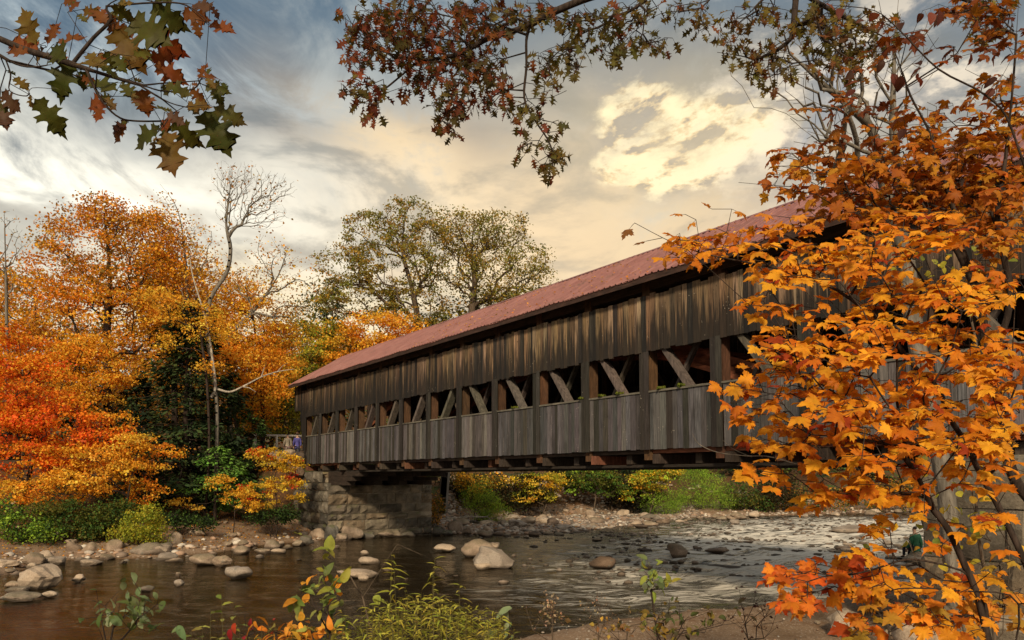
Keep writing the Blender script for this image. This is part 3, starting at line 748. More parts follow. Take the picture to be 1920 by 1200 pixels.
# the angular blocks heaped at the foot of the far abutment
FB = [(575, 612, 990, 1012, 'boulder'), (606, 640, 985, 1014, 'grey'), (636, 678, 982, 1012, 'tan'), (676, 706, 996, 1010, 'low'), (704, 752, 994, 1008, 'flat'), (750, 778, 996, 1007, 'small'),
      (772, 806, 984, 1003, 'square'), (808, 832, 986, 1004, 'cube'), (838, 874, 972, 1000, 'leaning'), (826, 850, 994, 1004, 'thin'), (866, 888, 988, 1002, 'long'), (560, 590, 1004, 1022, 'round')]
for i, (x0, x1, yt, yb, w_) in enumerate(FB):
    rock_px(x0, x1, yt, yb, '%s angular quarried stone heaped at the foot of the far abutment' % {'boulder': 'brown', 'grey': 'big grey', 'tan': 'tall tan', 'low': 'low', 'flat': 'flat wide', 'small': 'small', 'square': 'square-faced', 'cube': 'isolated cube-shaped', 'leaning': 'tall leaning', 'thin': 'thin', 'long': 'rightmost', 'round': 'leftmost rounded'}[w_],
            (.9, 50 + i % 5), 'block_rock' if i % 2 else 'rock', z=.02, rot=random.uniform(-.5, .5), deep=.6)
# pale boulders on the near sand bar, behind the lowest maple leaves
for (x, y, r_, h_, lab) in ((6.9, 14.9, .55, .35, 'cream rounded boulder on the near sand bar under the orange leaves'), (7.6, 13.4, .6, .42, 'grey cracked boulder at the lower right behind the orange leaves'), (6.3, 12.6, .35, .2, 'low beige rock on the sand at lower right')):
    rock(x, y, gz1(x, y) + h_ * .5, r_, r_ * .7, h_, random.uniform(0, 3), (.5, 23), 'rock_pale', label=lab)
ONES = 'first second third fourth fifth sixth seventh eighth ninth tenth eleventh twelfth thirteenth fourteenth fifteenth sixteenth seventeenth eighteenth nineteenth'.split()
def ordinal(n):
    if n < 20: return ONES[n - 1]
    t_ = ['twentieth', 'thirtieth', 'fortieth', 'fiftieth'][n // 10 - 2]; h_ = ['twenty', 'thirty', 'forty', 'fifty'][n // 10 - 2]
    return t_ if n % 10 == 0 else h_ + '-' + ONES[n % 10 - 1]
def count_labels(made, labels):
    for li in range(len(labels)):
        mine = sorted([m_ for m_ in made if m_[1] == li], key=lambda m_: m_[0])
        for i, (x, _, o) in enumerate(mine): o['label'] = ('leftmost ' if i == 0 else 'rightmost ' if i == len(mine) - 1 else '') + labels[li] + ('' if i in (0, len(mine) - 1) else ', %s from the left' % ordinal(i + 1))
def scatter(n, poly, size, zoff, labels, group, mats, kinds, flat_=.5, tries=40):
    """stones inside a photo-pixel polygon that lies on the ground"""
    k = 0; made = []
    poly = np.array(poly, float); lo = poly.min(0); hi = poly.max(0); placed = []
    while k < n and tries * n > 0:
        tries -= 1 / n
        x, y = rng.uniform(lo, hi); ins = False
        for (ax, ay), (bx, by) in zip(poly, np.roll(poly, -1, 0)):
            if (ay > y) != (by > y) and x < (bx - ax) * (y - ay) / (by - ay) + ax: ins = not ins
        if not ins: continue
        z = zoff or 0.0
        for _ in range(3): p = PZ(x, y, z); z = max(gz1(p[0], p[1]) if zoff is not None else 0.0, -.02)
        s_ = float(np.exp(rng.uniform(math.log(size[0]), math.log(size[1]))))
        if any((p[0] - a) ** 2 + (p[1] - b) ** 2 < (s_ + c_) ** 2 * .5 for a, b, c_ in placed): continue
        placed.append((p[0], p[1], s_)); li = int(rng.integers(len(labels)))
        hf = s_ * rng.uniform(.4, .75) * (flat_ * 1.6)
        o_ = rock(p[0], p[1], z + hf * .45, s_, s_ * rng.uniform(.6, .95), hf, rng.uniform(0, 6.28), kinds[int(rng.integers(len(kinds)))], mats[li], name='river_stone', label=labels[li], cat='stone', group=group); made.append((x, li, o_)); k += 1
    count_labels(made, labels)
K5 = [(.8, 32), (.3, 8), (.5, 13), (.4, 23), (.8, 9), (.6, 24), (.7, 33), (.9, 36)]
scatter(46, [(300, 990), (420, 985), (600, 990), (660, 1012), (560, 1034), (470, 1050), (420, 1040), (350, 1036), (300, 1035)], (.16, .62), .3, ['tan stone lying on the sandy beach left of the abutment', 'grey stone lying on the sandy beach left of the abutment'], 'stones on the sandy beach left of the abutment', ['rock', 'rock_pale'], K5)
scatter(30, [(0, 1005), (300, 1012), (330, 1044), (150, 1050), (60, 1075), (0, 1100)], (.18, .55), .2, ['brown stone wedged among the boulders of the left shore', 'pale stone wedged among the boulders of the left shore'], 'stones among the left shore boulders', ['rock', 'rock_pale'], K5)
scatter(82, [(830, 975), (960, 960), (1250, 957), (1250, 985), (1130, 998), (1010, 1012), (900, 1008)], (.22, .75), .1, ['tan rounded stone on the gravel bar under the bridge', 'pale rounded stone on the gravel bar under the bridge', 'dark wet stone on the gravel bar under the bridge'], 'stones of the gravel bar under the bridge', ['rock', 'rock_pale', 'rock_dark'], K5)
scatter(44, [(1240, 958), (1480, 956), (1740, 953), (1740, 968), (1480, 972), (1240, 982)], (.2, .75), .1, ['grey rock along the far shore below the bushes', 'pale rock along the far shore below the bushes'], 'rocks along the far shore', ['rock', 'rock_pale'], K5)
scatter(66, [(940, 1000), (1200, 985), (1600, 975), (1720, 985), (1700, 1050), (1480, 1055), (1200, 1040), (1010, 1030)], (.12, .40), None, ['wet dark rock breaking the surface of the rapids', 'brown rock breaking the surface of the rapids', 'small grey rock awash in the rapids'], 'rocks awash in the rapids', ['rock_dark', 'rock', 'rock_pale'], K5, .32)
scatter(14, [(1640, 1010), (1790, 1005), (1800, 1075), (1660, 1080)], (.18, .5), .1, ['pale stone on the shore beside the right abutment'], 'stones beside the right abutment', ['rock_pale'], K5)
scatter(7, [(1450, 1150), (1640, 1120), (1700, 1190), (1400, 1195)], (.08, .22), .2, ['brown stone half buried in the near sand bar'], 'stones in the near sand bar', ['rock'], K5)
scatter(8, [(560, 1045), (860, 1040), (880, 1090), (560, 1080)], (.07, .2), None, ['little brown stone just breaking the dark pool'], 'little stones in the dark pool', ['rock'], K5, .3)
# rubble beside the road end
for i, (px, py, w_, lab) in enumerate(((505, 862, .5, 'brown'), (528, 855, .62, 'pale grey'), (548, 866, .55, 'dark'), (540, 846, .45, 'small tan'), (558, 852, .5, 'square grey'), (515, 848, .4, 'flat brown'), (556, 880, .6, 'large tan'))):
    p = P(px, py, 42.6 - (py - 845) * .06); rock(p[0], p[1], p[2] - .15, w_, w_ * .8, w_ * .6, i, (.8, 9), 'rock' if i % 2 else 'rock_dark', label='%s rubble stone in the slope under the road beside the bridge' % lab)
# pebbles nobody could count
def pebbles(name, label, n, gen, smin, smax, cols, mat, level=None):
    bm = bmesh.new(); bmesh.ops.create_icosphere(bm, subdivisions=1, radius=1); T = np.array([v.co[:] for v in bm.verts]); Fc = np.array([[v.index for v in f.verts] for f in bm.faces]); bm.free()
    xy = gen(n); n = len(xy); s_ = np.exp(rng.uniform(math.log(smin), math.log(smax), n)); z = gz(xy[:, 0], xy[:, 1]) if level is None else np.full(n, level)
    sc3 = np.stack([s_, s_ * rng.uniform(.6, 1, n), s_ * rng.uniform(.35, .6, n)], 1); a = rng.uniform(0, 6.28, n)
    V = T[None] * sc3[:, None, :] * rng.uniform(.82, 1.12, (n, len(T), 1)); x = V[..., 0] * np.cos(a)[:, None] - V[..., 1] * np.sin(a)[:, None]; y = V[..., 0] * np.sin(a)[:, None] + V[..., 1] * np.cos(a)[:, None]
    V = np.stack([x + xy[:, 0][:, None], y + xy[:, 1][:, None], V[..., 2] + (z + s_ * .15)[:, None]], -1)
    L = (Fc[None] + (np.arange(n) * len(T))[:, None, None]).ravel(); C = np.repeat(np.array(cols)[rng.integers(len(cols), size=n)] * rng.uniform(.7, 1.25, (n, 1)), len(T), 0)
    tag(mesh_np(name, V.reshape(-1, 3), L, np.arange(n * len(Fc)) * 3, np.full(n * len(Fc), 3), mat, None, C, True), label, 'gravel', kind='stuff')
m, g = newmat('pebble'); p = geopos(g); c = g.mix(1.0, vcol(g), g.ramp(g.noise(p, 30, 4, .7), (.3, (.7, .7, .7)), (.7, (1.25, 1.25, 1.25))), 'MULTIPLY')
c = g.mix(g.m('MULTIPLY', g.step(g.sep(p)[2], .07, .02), .7), c, (.03, .02, .013)); finish(g, c, .8, g.bump(g.noise(p, 20, 4), .3, .02)); M['pebble'] = m
PC = [(.30, .22, .16), (.40, .33, .27), (.22, .16, .12), (.34, .22, .15), (.45, .40, .34)]
def along_far(n):
    xy = np.stack([rng.uniform(-30, 45, n * 4), rng.uniform(18, 75, n * 4)], 1); d = sdist(xy[:, 0], xy[:, 1]); k = (d > -1.5) & (d < 2.6) & (rng.random(len(d)) < np.exp(-(d / 1.6) ** 2)) & (xy[:, 1] > np.interp(xy[:, 0], [-60, -15, 0, 8, 20, 60], [17, 18, 22, 30, 40, 62])); return xy[k][:n]
pebbles('gravel', 'loose pebbles and cobbles along the far waterline', 9000, along_far, .05, .26, PC, M['pebble'])
def on_bar(n):
    xy = np.stack([rng.uniform(-5, 16, n * 6), rng.uniform(39, 64, n * 6)], 1); d = sdist(xy[:, 0], xy[:, 1]); k = (d > -1.3) & (d < 14) & (rng.random(len(d)) < np.where(d < 0, .4, .8)); return xy[k][:n]
pebbles('cobbles', 'cobbles packed on the gravel bar under the bridge', 6500, on_bar, .07, .26, [tuple(x * .72 for x in q) for q in PC] + [(.09, .075, .06)], M['pebble'])
def in_riffle(n):
    xy = np.stack([rng.uniform(-2, 30, n * 12), rng.uniform(22, 58, n * 12)], 1); d = sdist(xy[:, 0], xy[:, 1]); k = (d < -.4) & (rng.random(len(d)) < rapid(xy[:, 0], xy[:, 1]) * .5 + .5 * (d > -4) * (xy[:, 1] > 38)) & (lump(xy[:, 0], xy[:, 1], .8) > .05); return xy[k][:n]
pebbles('cobbles', 'dark and tan cobbles just breaking the surface of the pale riffle', 1500, in_riffle, .06, .21, [(.06, .045, .032), (.10, .08, .06), (.16, .12, .09), (.20, .16, .13)], M['pebble'], -.01)
def along_near(n):
    xy = np.stack([rng.uniform(-3, 30, n * 4), rng.uniform(9, 36, n * 4)], 1); d = sdist(xy[:, 0], xy[:, 1]); k = (d > -1.5) & (d < 5) & (rng.random(len(d)) < .5) & (xy[:, 1] < np.interp(xy[:, 0], [-60, -15, 0, 8, 20, 60], [17, 18, 22, 30, 40, 62])); return xy[k][:n]
pebbles('shingle', 'fine pebbles scattered over the near sand bar', 3800, along_near, .012, .05, [tuple(x * .6 for x in q) for q in PC], M['pebble'])

# ------------------------------------------------------------------ leaves
def tmpl_diamond(fold=.18, w=.42):
    V = np.array([(0, 0, 0), (-w, .5, fold), (0, 1, 0), (w, .5, fold)], float); return V, [(0, 2, 1), (0, 3, 2)]
def fan(outline, z=None):
    V = [(0, .35, 0)] + [tuple(p) for p in outline]; n = len(outline); return np.array(V, float), [(0, 1 + i, 1 + (i + 1) % n) for i in range(n)]
def tmpl_maple(curl=.25, seed=0, w=1.0):
    r = np.random.default_rng(seed)
    half = [(0, -.02), (.10, -.05), (.26, -.17), (.30, -.06), (.44, -.08), (.40, .04), (.40, .09), (.54, .08), (.62, .17), (.72, .15), (.70, .26), (.86, .36), (.70, .40), (.66, .50), (.54, .46), (.44, .45), (.34, .45),
            (.37, .55), (.46, .62), (.38, .66), (.29, .68), (.25, .80), (.13, .83), (.06, .94), (0, 1.06)]
    pts = [(x, y) for x, y in half] + [(-x, y) for x, y in reversed(half[1:-1])]
    tw = r.uniform(-.25, .25); rr = r.uniform(.93, 1.07, len(pts))
    out = []
    for (x, y), q in zip(pts, rr):
        x *= q * w; rad = math.hypot(x, y - .3); ang = math.atan2(y - .3, x)
        z = -curl * rad ** 2 + .10 * math.cos(5 * ang + 1.2) * rad + tw * x * (y - .3) + .07 * math.sin(9 * ang + seed) * rad
        out.append((x, y, z))
    V, Fc = fan(out); V[0] = (0, .3, .03); return V, Fc
def tmpl_oak(curl=.2, seed=0, thin=False):
    r = np.random.default_rng(seed)
    prof = [(.02, .0), (.06, .06), (.16, .10), (.32, .10), (.29, .17), (.38, .22), (.25, .25), (.18, .29), (.20, .34), (.32, .36), (.50, .35), (.45, .43), (.58, .52), (.40, .51), (.30, .53), (.23, .57), (.26, .63), (.36, .68), (.48, .77), (.33, .75), (.30, .84), (.21, .79), (.16, .82), (.14, .92), (.08, .92), (.0, 1.07)]
    if thin: prof = [(x * (.95 if i in (3, 5, 9, 12, 17, 18) else .62), y) for i, (x, y) in enumerate(prof)]
    else: prof = [(x * .76, y) for x, y in prof]
    ys = np.linspace(0, 1.0, 9); V = [(0, y, 0) for y in ys]; Fc = []
    bend = r.uniform(.1, .5) * curl * 2
    for sgn in (1, -1):
        b = len(V); k = r.uniform(.85, 1.1); sh = r.uniform(-.03, .03)
        for (x, y) in prof: V.append((sgn * x * k, y + sh * (x > .1), .22 * x + .04 * math.sin(11 * y + seed)))
        mids = [int(np.argmin(abs(ys - min(y, 1)))) for x, y in prof]
        mids = list(np.maximum.accumulate(mids))
        for i in range(len(prof) - 1):
            f = [mids[i], b + i, b + i + 1]; Fc.append(tuple(f) if sgn > 0 else tuple(reversed(f)))
            if mids[i + 1] != mids[i]:
                f = [mids[i], b + i + 1, mids[i + 1]]; Fc.append(tuple(f) if sgn > 0 else tuple(reversed(f)))
    V = np.array(V, float); V[:, 2] -= bend * V[:, 1] ** 2; return V, Fc
def tmpl_lance(w=.11, bend=.5):
    ys = [0, .25, .55, .8, 1]; ws = [.02, w, w * .9, w * .5, 0]; V = []; Fc = []
    for y, q in zip(ys, ws):
        z = -bend * y * y; V += [(-q, y, z + q * .4), (0, y, z), (q, y, z + q * .4)]
    for i in range(4):
        for j in range(2): a = i * 3 + j; Fc += [(a, a + 1, a + 4), (a, a + 4, a + 3)]
    return np.array(V, float), Fc
def tmpl_ovate(w=.34, bend=.25):
    ys = [0, .12, .3, .5, .7, .87, 1]; ws = [.02, .6, .95, 1, .8, .45, 0]; V = []; Fc = []
    for i, (y, q) in enumerate(zip(ys, ws)):
        q *= w; z = -bend * y * y; k = .02 * (-1) ** i; V += [(-q, y, z + q * .35 + k), (0, y, z), (q, y, z + q * .35 - k)]
    for i in range(6):
        for j in range(2): a = i * 3 + j; Fc += [(a, a + 1, a + 4), (a, a + 4, a + 3)]
    return np.array(V, float), Fc
def leaves(name, tmpls, pos, nrm, dr, size, cols, mat, parent=None, wob=0.0, **kw):
    """many leaves in one mesh: base at pos, blade towards dr, facing nrm"""
    n = len(pos); dr = dr / (np.linalg.norm(dr, axis=1, keepdims=True) + 1e-9)
    X = np.cross(dr, nrm); X /= (np.linalg.norm(X, axis=1, keepdims=True) + 1e-9); Zn = np.cross(X, dr)
    Vs = []; Ls = []; Cs = []; base = 0; pick = rng.integers(len(tmpls), size=n)
    for ti, (T, Fc) in enumerate(tmpls):
        k = np.nonzero(pick == ti)[0]
        if len(k) == 0: continue
        Fc = np.array(Fc)
        v = T[None, :, 0:1] * X[k][:, None] + T[None, :, 1:2] * dr[k][:, None] + T[None, :, 2:3] * Zn[k][:, None]
        v = v * size[k][:, None, None] + pos[k][:, None]
        Vs.append(v.reshape(-1, 3)); Ls.append((Fc[None] + (np.arange(len(k)) * len(T))[:, None, None] + base).ravel())
        cc = np.repeat(cols[k], len(T), 0)
        if wob:
            cc = cc * (1 + rng.normal(0, wob, (len(cc), 3)))
            rad = np.tile(np.clip(np.hypot(T[:, 0], T[:, 1] - .4) * 1.2, 0, 1), len(k)); g_ = np.repeat(np.clip(rng.normal(.22, .22, len(k)), 0, .7), len(T)) * rad   # autumn leaves redden from the tips
            cc = cc * np.stack([1 - .08 * g_, 1 - .85 * g_, 1 - .5 * g_], 1)
        Cs.append(np.clip(cc, .003, .95)); base += len(k) * len(T)
    V = np.concatenate(Vs); L = np.concatenate(Ls); C = np.concatenate(Cs); nf = len(L) // 3
    o = mesh_np(name, V, L, np.arange(nf) * 3, np.full(nf, 3), mat, parent, C, wob > 0); return o

# ------------------------------------------------------------------ tree skeletons
def grow(roots, pts, bf=.35, rpar=None):
    """branch tree that reaches every point with short, direct paths; roots are the trunk nodes in order"""
    roots = np.asarray(roots, float); pts = np.asarray(pts, float); nr = len(roots)
    N = np.concatenate([roots, pts]); par = np.full(len(N), -1); par[1:nr] = np.arange(nr - 1)
    if rpar is not None: par[:nr] = rpar
    pl = np.zeros(len(N))
    for i in range(1, nr): pl[i] = pl[par[i]] + np.linalg.norm(N[i] - N[par[i]])
    best = np.full(len(pts), 1e9); bp = np.zeros(len(pts), int)
    def relax(i, j0):
        d = np.linalg.norm(pts - N[i], axis=1); up = np.maximum(N[i][2] - pts[:, 2], 0) * .6
        c_ = d + up + bf * (pl[i]); k = c_ < best; best[k] = c_[k]; bp[k] = i
    for i in range(max(0, int(nr * .2)), nr): relax(i, 0)
    done = np.zeros(len(pts), bool)
    for _ in range(len(pts)):
        j = int(np.argmin(np.where(done, 1e9, best))); done[j] = True; i = nr + j; par[i] = bp[j]; pl[i] = pl[bp[j]] + np.linalg.norm(N[i] - N[bp[j]]); relax(i, nr)
    return N, par
def skeleton(N, par, r0, rt, nr, wig=.06, p_=2.3):
    n = len(N); kids = [[] for _ in range(n)]
    for i, q in enumerate(par):
        if q >= 0: kids[q].append(i)
    order = []; st = [0]
    while st: i = st.pop(); order.append(i); st += kids[i]
    A = np.zeros(n)
    for i in reversed(order): A[i] = sum(A[k] for k in kids[i]) if kids[i] else 1.0
    R_ = rt * A ** (1 / p_); R_ = R_ * min(1.0, 1) ; k_ = r0 / R_[0]
    R_ = rt + (R_ - rt) * (r0 - rt) / max(R_[0] - rt, 1e-6)
    E = []; NN = [N]; 
    a = []; b = []; ra = []; rb = []
    for i in order:
        for k in kids[i]:
            p, q = N[i], N[k]; L = np.linalg.norm(q - p)
            r1 = min(R_[i], R_[k] * 1.35); r2 = R_[k]
            m_ = 1 if L < .35 or k < nr else (2 if L < 1.2 else 3)
            prev = p
            for s_ in range(1, m_ + 1):
                f = s_ / m_; c_ = p + (q - p) * f
                if s_ < m_: c_ = c_ + rng.normal(0, wig * L, 3) + np.array([0, 0, .06 * L])
                a.append(prev); b.append(c_); ra.append(r1 + (r2 - r1) * (s_ - 1) / m_); rb.append(r1 + (r2 - r1) * f); prev = c_
    return np.array(a), np.array(b), np.array(ra), np.array(rb), kids, R_
def prisms(name, a, b, ra, rb, mat, parent, k=5, join=.6):
    d = b - a; L = np.linalg.norm(d, axis=1, keepdims=True) + 1e-9; d = d / L
    a = a - d * ra[:, None] * join * .5; b = b + d * rb[:, None] * join
    ref = np.where(np.abs(d[:, 2:3]) > .9, np.array([[1., 0, 0]]), np.array([[0, 0, 1.]])); x = np.cross(d, ref); x /= np.linalg.norm(x, axis=1, keepdims=True); y = np.cross(d, x)
    th = np.arange(k) * 2 * math.pi / k; ring = x[:, None] * np.cos(th)[None, :, None] + y[:, None] * np.sin(th)[None, :, None]
    V = np.concatenate([a[:, None] + ring * ra[:, None, None], b[:, None] + ring * rb[:, None, None]], 1)
    j = np.arange(k); Q = np.stack([j, (j + 1) % k, (j + 1) % k + k, j + k], 1); Lp = (Q[None] + (np.arange(len(a)) * 2 * k)[:, None, None]).ravel(); nf = len(a) * k
    return mesh_np(name, V.reshape(-1, 3), Lp, np.arange(nf) * 4, np.full(nf, 4), mat, parent, None, True)
def blob_points(blobs, n, shell=.35, rr=None):
    w = np.array([b[3] * b[4] * b[5] for b in blobs]); w = w ** .75; w /= w.sum(); out = []
    for b, q in zip(blobs, w):
        k = max(2, int(round(n * q))); v = rng.normal(size=(k, 3)); v /= np.linalg.norm(v, axis=1, keepdims=True); r_ = (shell + (1 - shell) * rng.random(k)) ** (1 / 2.0)
        out.append(np.array(b[:3]) + v * r_[:, None] * np.array(b[3:6]))
    return np.concatenate(out)
def above(pts, g0, name=''):
    k = pts[:, 2] > g0 + .12
    if k.sum() < .35 * len(pts): print('RAISED', name, g0, pts[:, 2].mean()); pts = pts + np.array([0, 0, g0 + .5 - np.median(pts[:, 2])]); k = pts[:, 2] > g0 + .12
    return pts[k]
def pick_cols(pal, n, v=.16):
    pal = np.array(pal, float); c = pal[rng.integers(len(pal), size=n)]; return c * rng.normal(1, v, (n, 1)) * rng.normal(1, .05, (n, 3))
DIA = [tmpl_diamond(.18, .44), tmpl_diamond(-.1, .55), tmpl_diamond(.3, .36)]
def leafy(root, N, par, nr, kids, per, spread, size, pal, mat, flatn=.6, term_only=True, name='crown', zone=None, sky=1.0, tm=None):
    n = len(N); T = [i for i in range(nr, n) if (not term_only or len(kids[i]) <= 1)]
    T = np.array(T); cen = N[T]
    idx = np.repeat(np.arange(len(T)), rng.poisson(per, len(T)))
    off = rng.normal(0, 1, (len(idx), 3)) * np.array([spread, spread, spread * flatn]); pos = cen[idx] + off
    nrm = rng.normal(0, .55, (len(idx), 3)) + np.array([0, 0, 1.0]); nrm += off / spread * .25
    dr = rng.normal(0, 1, (len(idx), 3)); dr[:, 2] -= .5
    clump = pick_cols(pal, len(T), .18)
    if zone is not None: clump = zone(cen, clump)
    c_ = clump[idx] * rng.normal(1, .13, (len(idx), 1))
    k = rng.random(len(idx)) < .25; c_[k] = pick_cols(pal, int(k.sum()), .15)
    return leaves(name, tm or DIA, pos, nrm, dr, size * rng.uniform(.65, 1.25, len(idx)), c_, mat, root)
def px_blobs(Y, bl):
    """crown lobes given as photo pixels (x, y, half width, half height[, nearer/farther m]) on a tree standing at distance Y"""
    out = []
    for b in bl:
        dY = b[4] if len(b) > 4 else 0; p = P(b[0], b[1], Y + dY); k = pxm(Y + dY)
        out.append((p[0], p[1], p[2], b[2] * k, b[2] * k * .85, b[3] * k))
    return out
def tree(name, label, cat, Y, base_x, bl, pal, trunk=None, npts=500, per=16, spread=.35, size=.16, r0=.2, rt=.008, bark='bark', group=None, bf=.35, leafmat='leaf', shell=.3, flatn=.6, trunk_top=None, zone=None, term=True, gy=None, k=5, tm=None, wig=.06):
    bx = P(base_x, 900, Y)[0]; gy_ = Y; g0 = gz1(bx, gy_) - .05
    root = empty(name, (bx, gy_, g0)); tag(root, label, cat, group); off = np.array([bx, gy_, g0])
    if cat == 'tree' and per > 8 and Y < 61: per *= 2.9; flatn = .36; npts = int(npts * .8); spread *= .86; size *= .78
    blobs = px_blobs(Y, bl); pts = above(blob_points(blobs, npts, shell), g0, label)
    if trunk: nodes = [off] + [P(x, y, Y) for x, y in trunk]
    else:
        top = max(blobs, key=lambda b: b[2] + b[5]); tp = np.array([top[0], top[1], top[2] + top[5] * .3]); nodes = [off, off * .6 + tp * .4 + rng.normal(0, .25, 3), off * .3 + tp * .7 + rng.normal(0, .25, 3), tp]
    nodes = np.array(catmull(nodes, 4)); nr = len(nodes)
    N, par = grow(nodes, pts, bf); N = N - off
    a, b, ra, rb, kids, R_ = skeleton(N, par, r0, rt, nr, wig)
    prisms('trunk', a, b, ra, rb, M[bark], root, k)
    if per > 0: leafy(root, N, par, nr, kids, per, spread, size, pal, M[leafmat], flatn, term, zone=zone, tm=tm)
    return root
# ------------------------------------------------------------------ the woods
ORANGE = [(.72, .30, .025), (.78, .38, .03), (.64, .22, .02), (.76, .45, .05)]
GOLD = [(.74, .45, .045), (.70, .38, .035), (.78, .54, .08), (.60, .28, .025)]
RUST = [(.50, .19, .025), (.58, .27, .035), (.40, .20, .035), (.30, .19, .035)]
REDO = [(.68, .15, .015), (.72, .24, .02), (.62, .10, .02), (.72, .33, .03)]
OAKC = [(.26, .23, .05), (.32, .24, .045), (.20, .21, .045), (.40, .25, .045)]
HEM = [(.020, .034, .014), (.032, .052, .018), (.014, .024, .011), (.05, .07, .02)]
HEML = [(.055, .11, .025), (.08, .15, .03), (.04, .075, .02)]
OLIVE = [(.09, .10, .02), (.13, .13, .025), (.06, .075, .018), (.17, .15, .03)]
YGRN = [(.28, .31, .03), (.38, .36, .04), (.18, .23, .03), (.46, .38, .04)]
LIME = [(.22, .36, .04), (.30, .44, .05), (.14, .24, .03)]
YEL = [(.66, .42, .03), (.60, .34, .03), (.70, .50, .06), (.50, .36, .04)]
def two(palA, palB, z0, z1):
    def f(cen, c_):
        t = np.clip((cen[:, 2] - z0) / (z1 - z0) + rng.normal(0, .18, len(cen)), 0, 1)
        k = rng.random(len(cen)) < t; c_[k] = pick_cols(palB, int(k.sum()), .18); return c_
    return f
WG = 'trees of the far bank'
tree('maple_tree', 'tall airy orange maple with rusty brown top, the highest leafy crown at left', 'tree', 43, 205, [(205, 480, 125, 115), (150, 450, 75, 80), (270, 470, 80, 100), (110, 540, 70, 75, -2), (210, 600, 130, 90), (320, 560, 70, 80, 1), (190, 385, 35, 30)],
     ORANGE, trunk=[(203, 800), (200, 640), (206, 520), (195, 400)], npts=620, per=19, spread=.5, size=.20, r0=.26, zone=two(ORANGE, RUST, 8, 15.5), group=WG, bark='bark_dark')
tree('maple_tree', 'golden orange maple behind the dark hemlock and left of the bare tree', 'tree', 46, 330, [(330, 600, 90, 70), (300, 520, 60, 60), (370, 640, 70, 60), (280, 450, 50, 60), (345, 500, 40, 50)],
     GOLD, trunk=[(328, 800), (322, 620), (300, 500), (285, 400)], npts=430, per=17, spread=.5, size=.20, r0=.2, group=WG, bark='bark_dark')
tree('maple_tree', 'bright orange maple with a red patch between the birch and the bridge', 'tree', 47, 480, [(470, 610, 85, 75), (500, 680, 70, 75), (430, 560, 60, 60), (520, 640, 40, 50), (450, 730, 60, 50), (480, 780, 45, 30)],
     ORANGE, trunk=[(492, 830), (490, 720), (475, 600)], npts=520, per=19, spread=.45, size=.19, r0=.17, group=WG, zone=two(REDO, GOLD, 3.5, 8), bark='bark_dark')
tree('maple_tree', 'fiery red-orange maple at the left edge of the picture', 'tree', 34, 40, [(30, 660, 60, 50), (60, 720, 90, 55), (20, 780, 80, 60), (110, 790, 90, 50), (50, 860, 100, 45), (140, 850, 70, 35), (180, 820, 50, 25)],
     REDO, trunk=[(60, 860), (50, 740), (35, 640)], npts=560, per=19, spread=.34, size=.17, r0=.12, group=WG, zone=two(GOLD, REDO + ORANGE[:2], 3.0, 7.5), bark='bark_dark')
tree('maple_tree', 'slim rust-coloured maple behind the fiery tree at the left edge', 'tree', 50, 75, [(60, 560, 70, 60), (20, 600, 70, 70), (110, 620, 60, 60), (60, 660, 110, 60)], RUST + ORANGE, trunk=[(75, 800), (72, 650), (60, 520)], npts=360, per=16, spread=.55, size=.21, r0=.16, group=WG, bark='bark_dark')
tree('maple_sapling', 'low orange understory maple reaching over the green shrubs of the left bank', 'tree', 33, 230, [(230, 865, 55, 28), (170, 900, 90, 28), (90, 920, 100, 26), (250, 830, 40, 16), (190, 855, 60, 20), (130, 850, 50, 18)],
     GOLD + ORANGE, trunk=[(240, 930), (250, 880), (270, 800)], npts=360, per=15, spread=.24, size=.15, r0=.06, group=WG, bark='bark_dark', zone=two(ORANGE, GOLD, 1.5, 4))
tree('maple_sapling', 'thin orange sapling in front of the dark hemlock', 'tree', 34, 275, [(255, 840, 40, 30), (290, 900, 25, 40), (260, 930, 30, 30), (320, 850, 30, 18), (230, 790, 30, 20)], ORANGE, trunk=[(270, 900), (255, 800), (240, 730)], npts=120, per=12, spread=.2, size=.14, r0=.03, rt=.005, group=WG, bark='bark_dark')
tree('maple_sapling', 'yellow sapling with a red streak growing beside the road end of the bridge', 'tree', 36.5, 520, [(525, 870, 42, 20), (545, 880, 25, 22), (500, 850, 40, 12), (530, 905, 40, 14), (480, 920, 40, 16), (550, 935, 28, 10), (500, 945, 30, 10)],
     YEL, trunk=[(520, 960), (515, 900), (525, 860)], npts=200, per=15, spread=.16, size=.13, r0=.03, rt=.005, group=WG, bark='bark_dark', zone=lambda cen, c_: (c_.__setitem__(rng.random(len(c_)) < .22, (.55, .05, .02)), c_)[1])
tree('maple_sapling', 'small amber sapling low on the bank between the hemlock and the abutment', 'tree', 36, 440, [(440, 930, 35, 18), (410, 905, 30, 16), (470, 950, 30, 12), (350, 945, 30, 12)], GOLD, trunk=[(440, 960), (435, 925)], npts=90, per=12, spread=.17, size=.13, r0=.025, rt=.005, group=WG, bark='bark_dark')
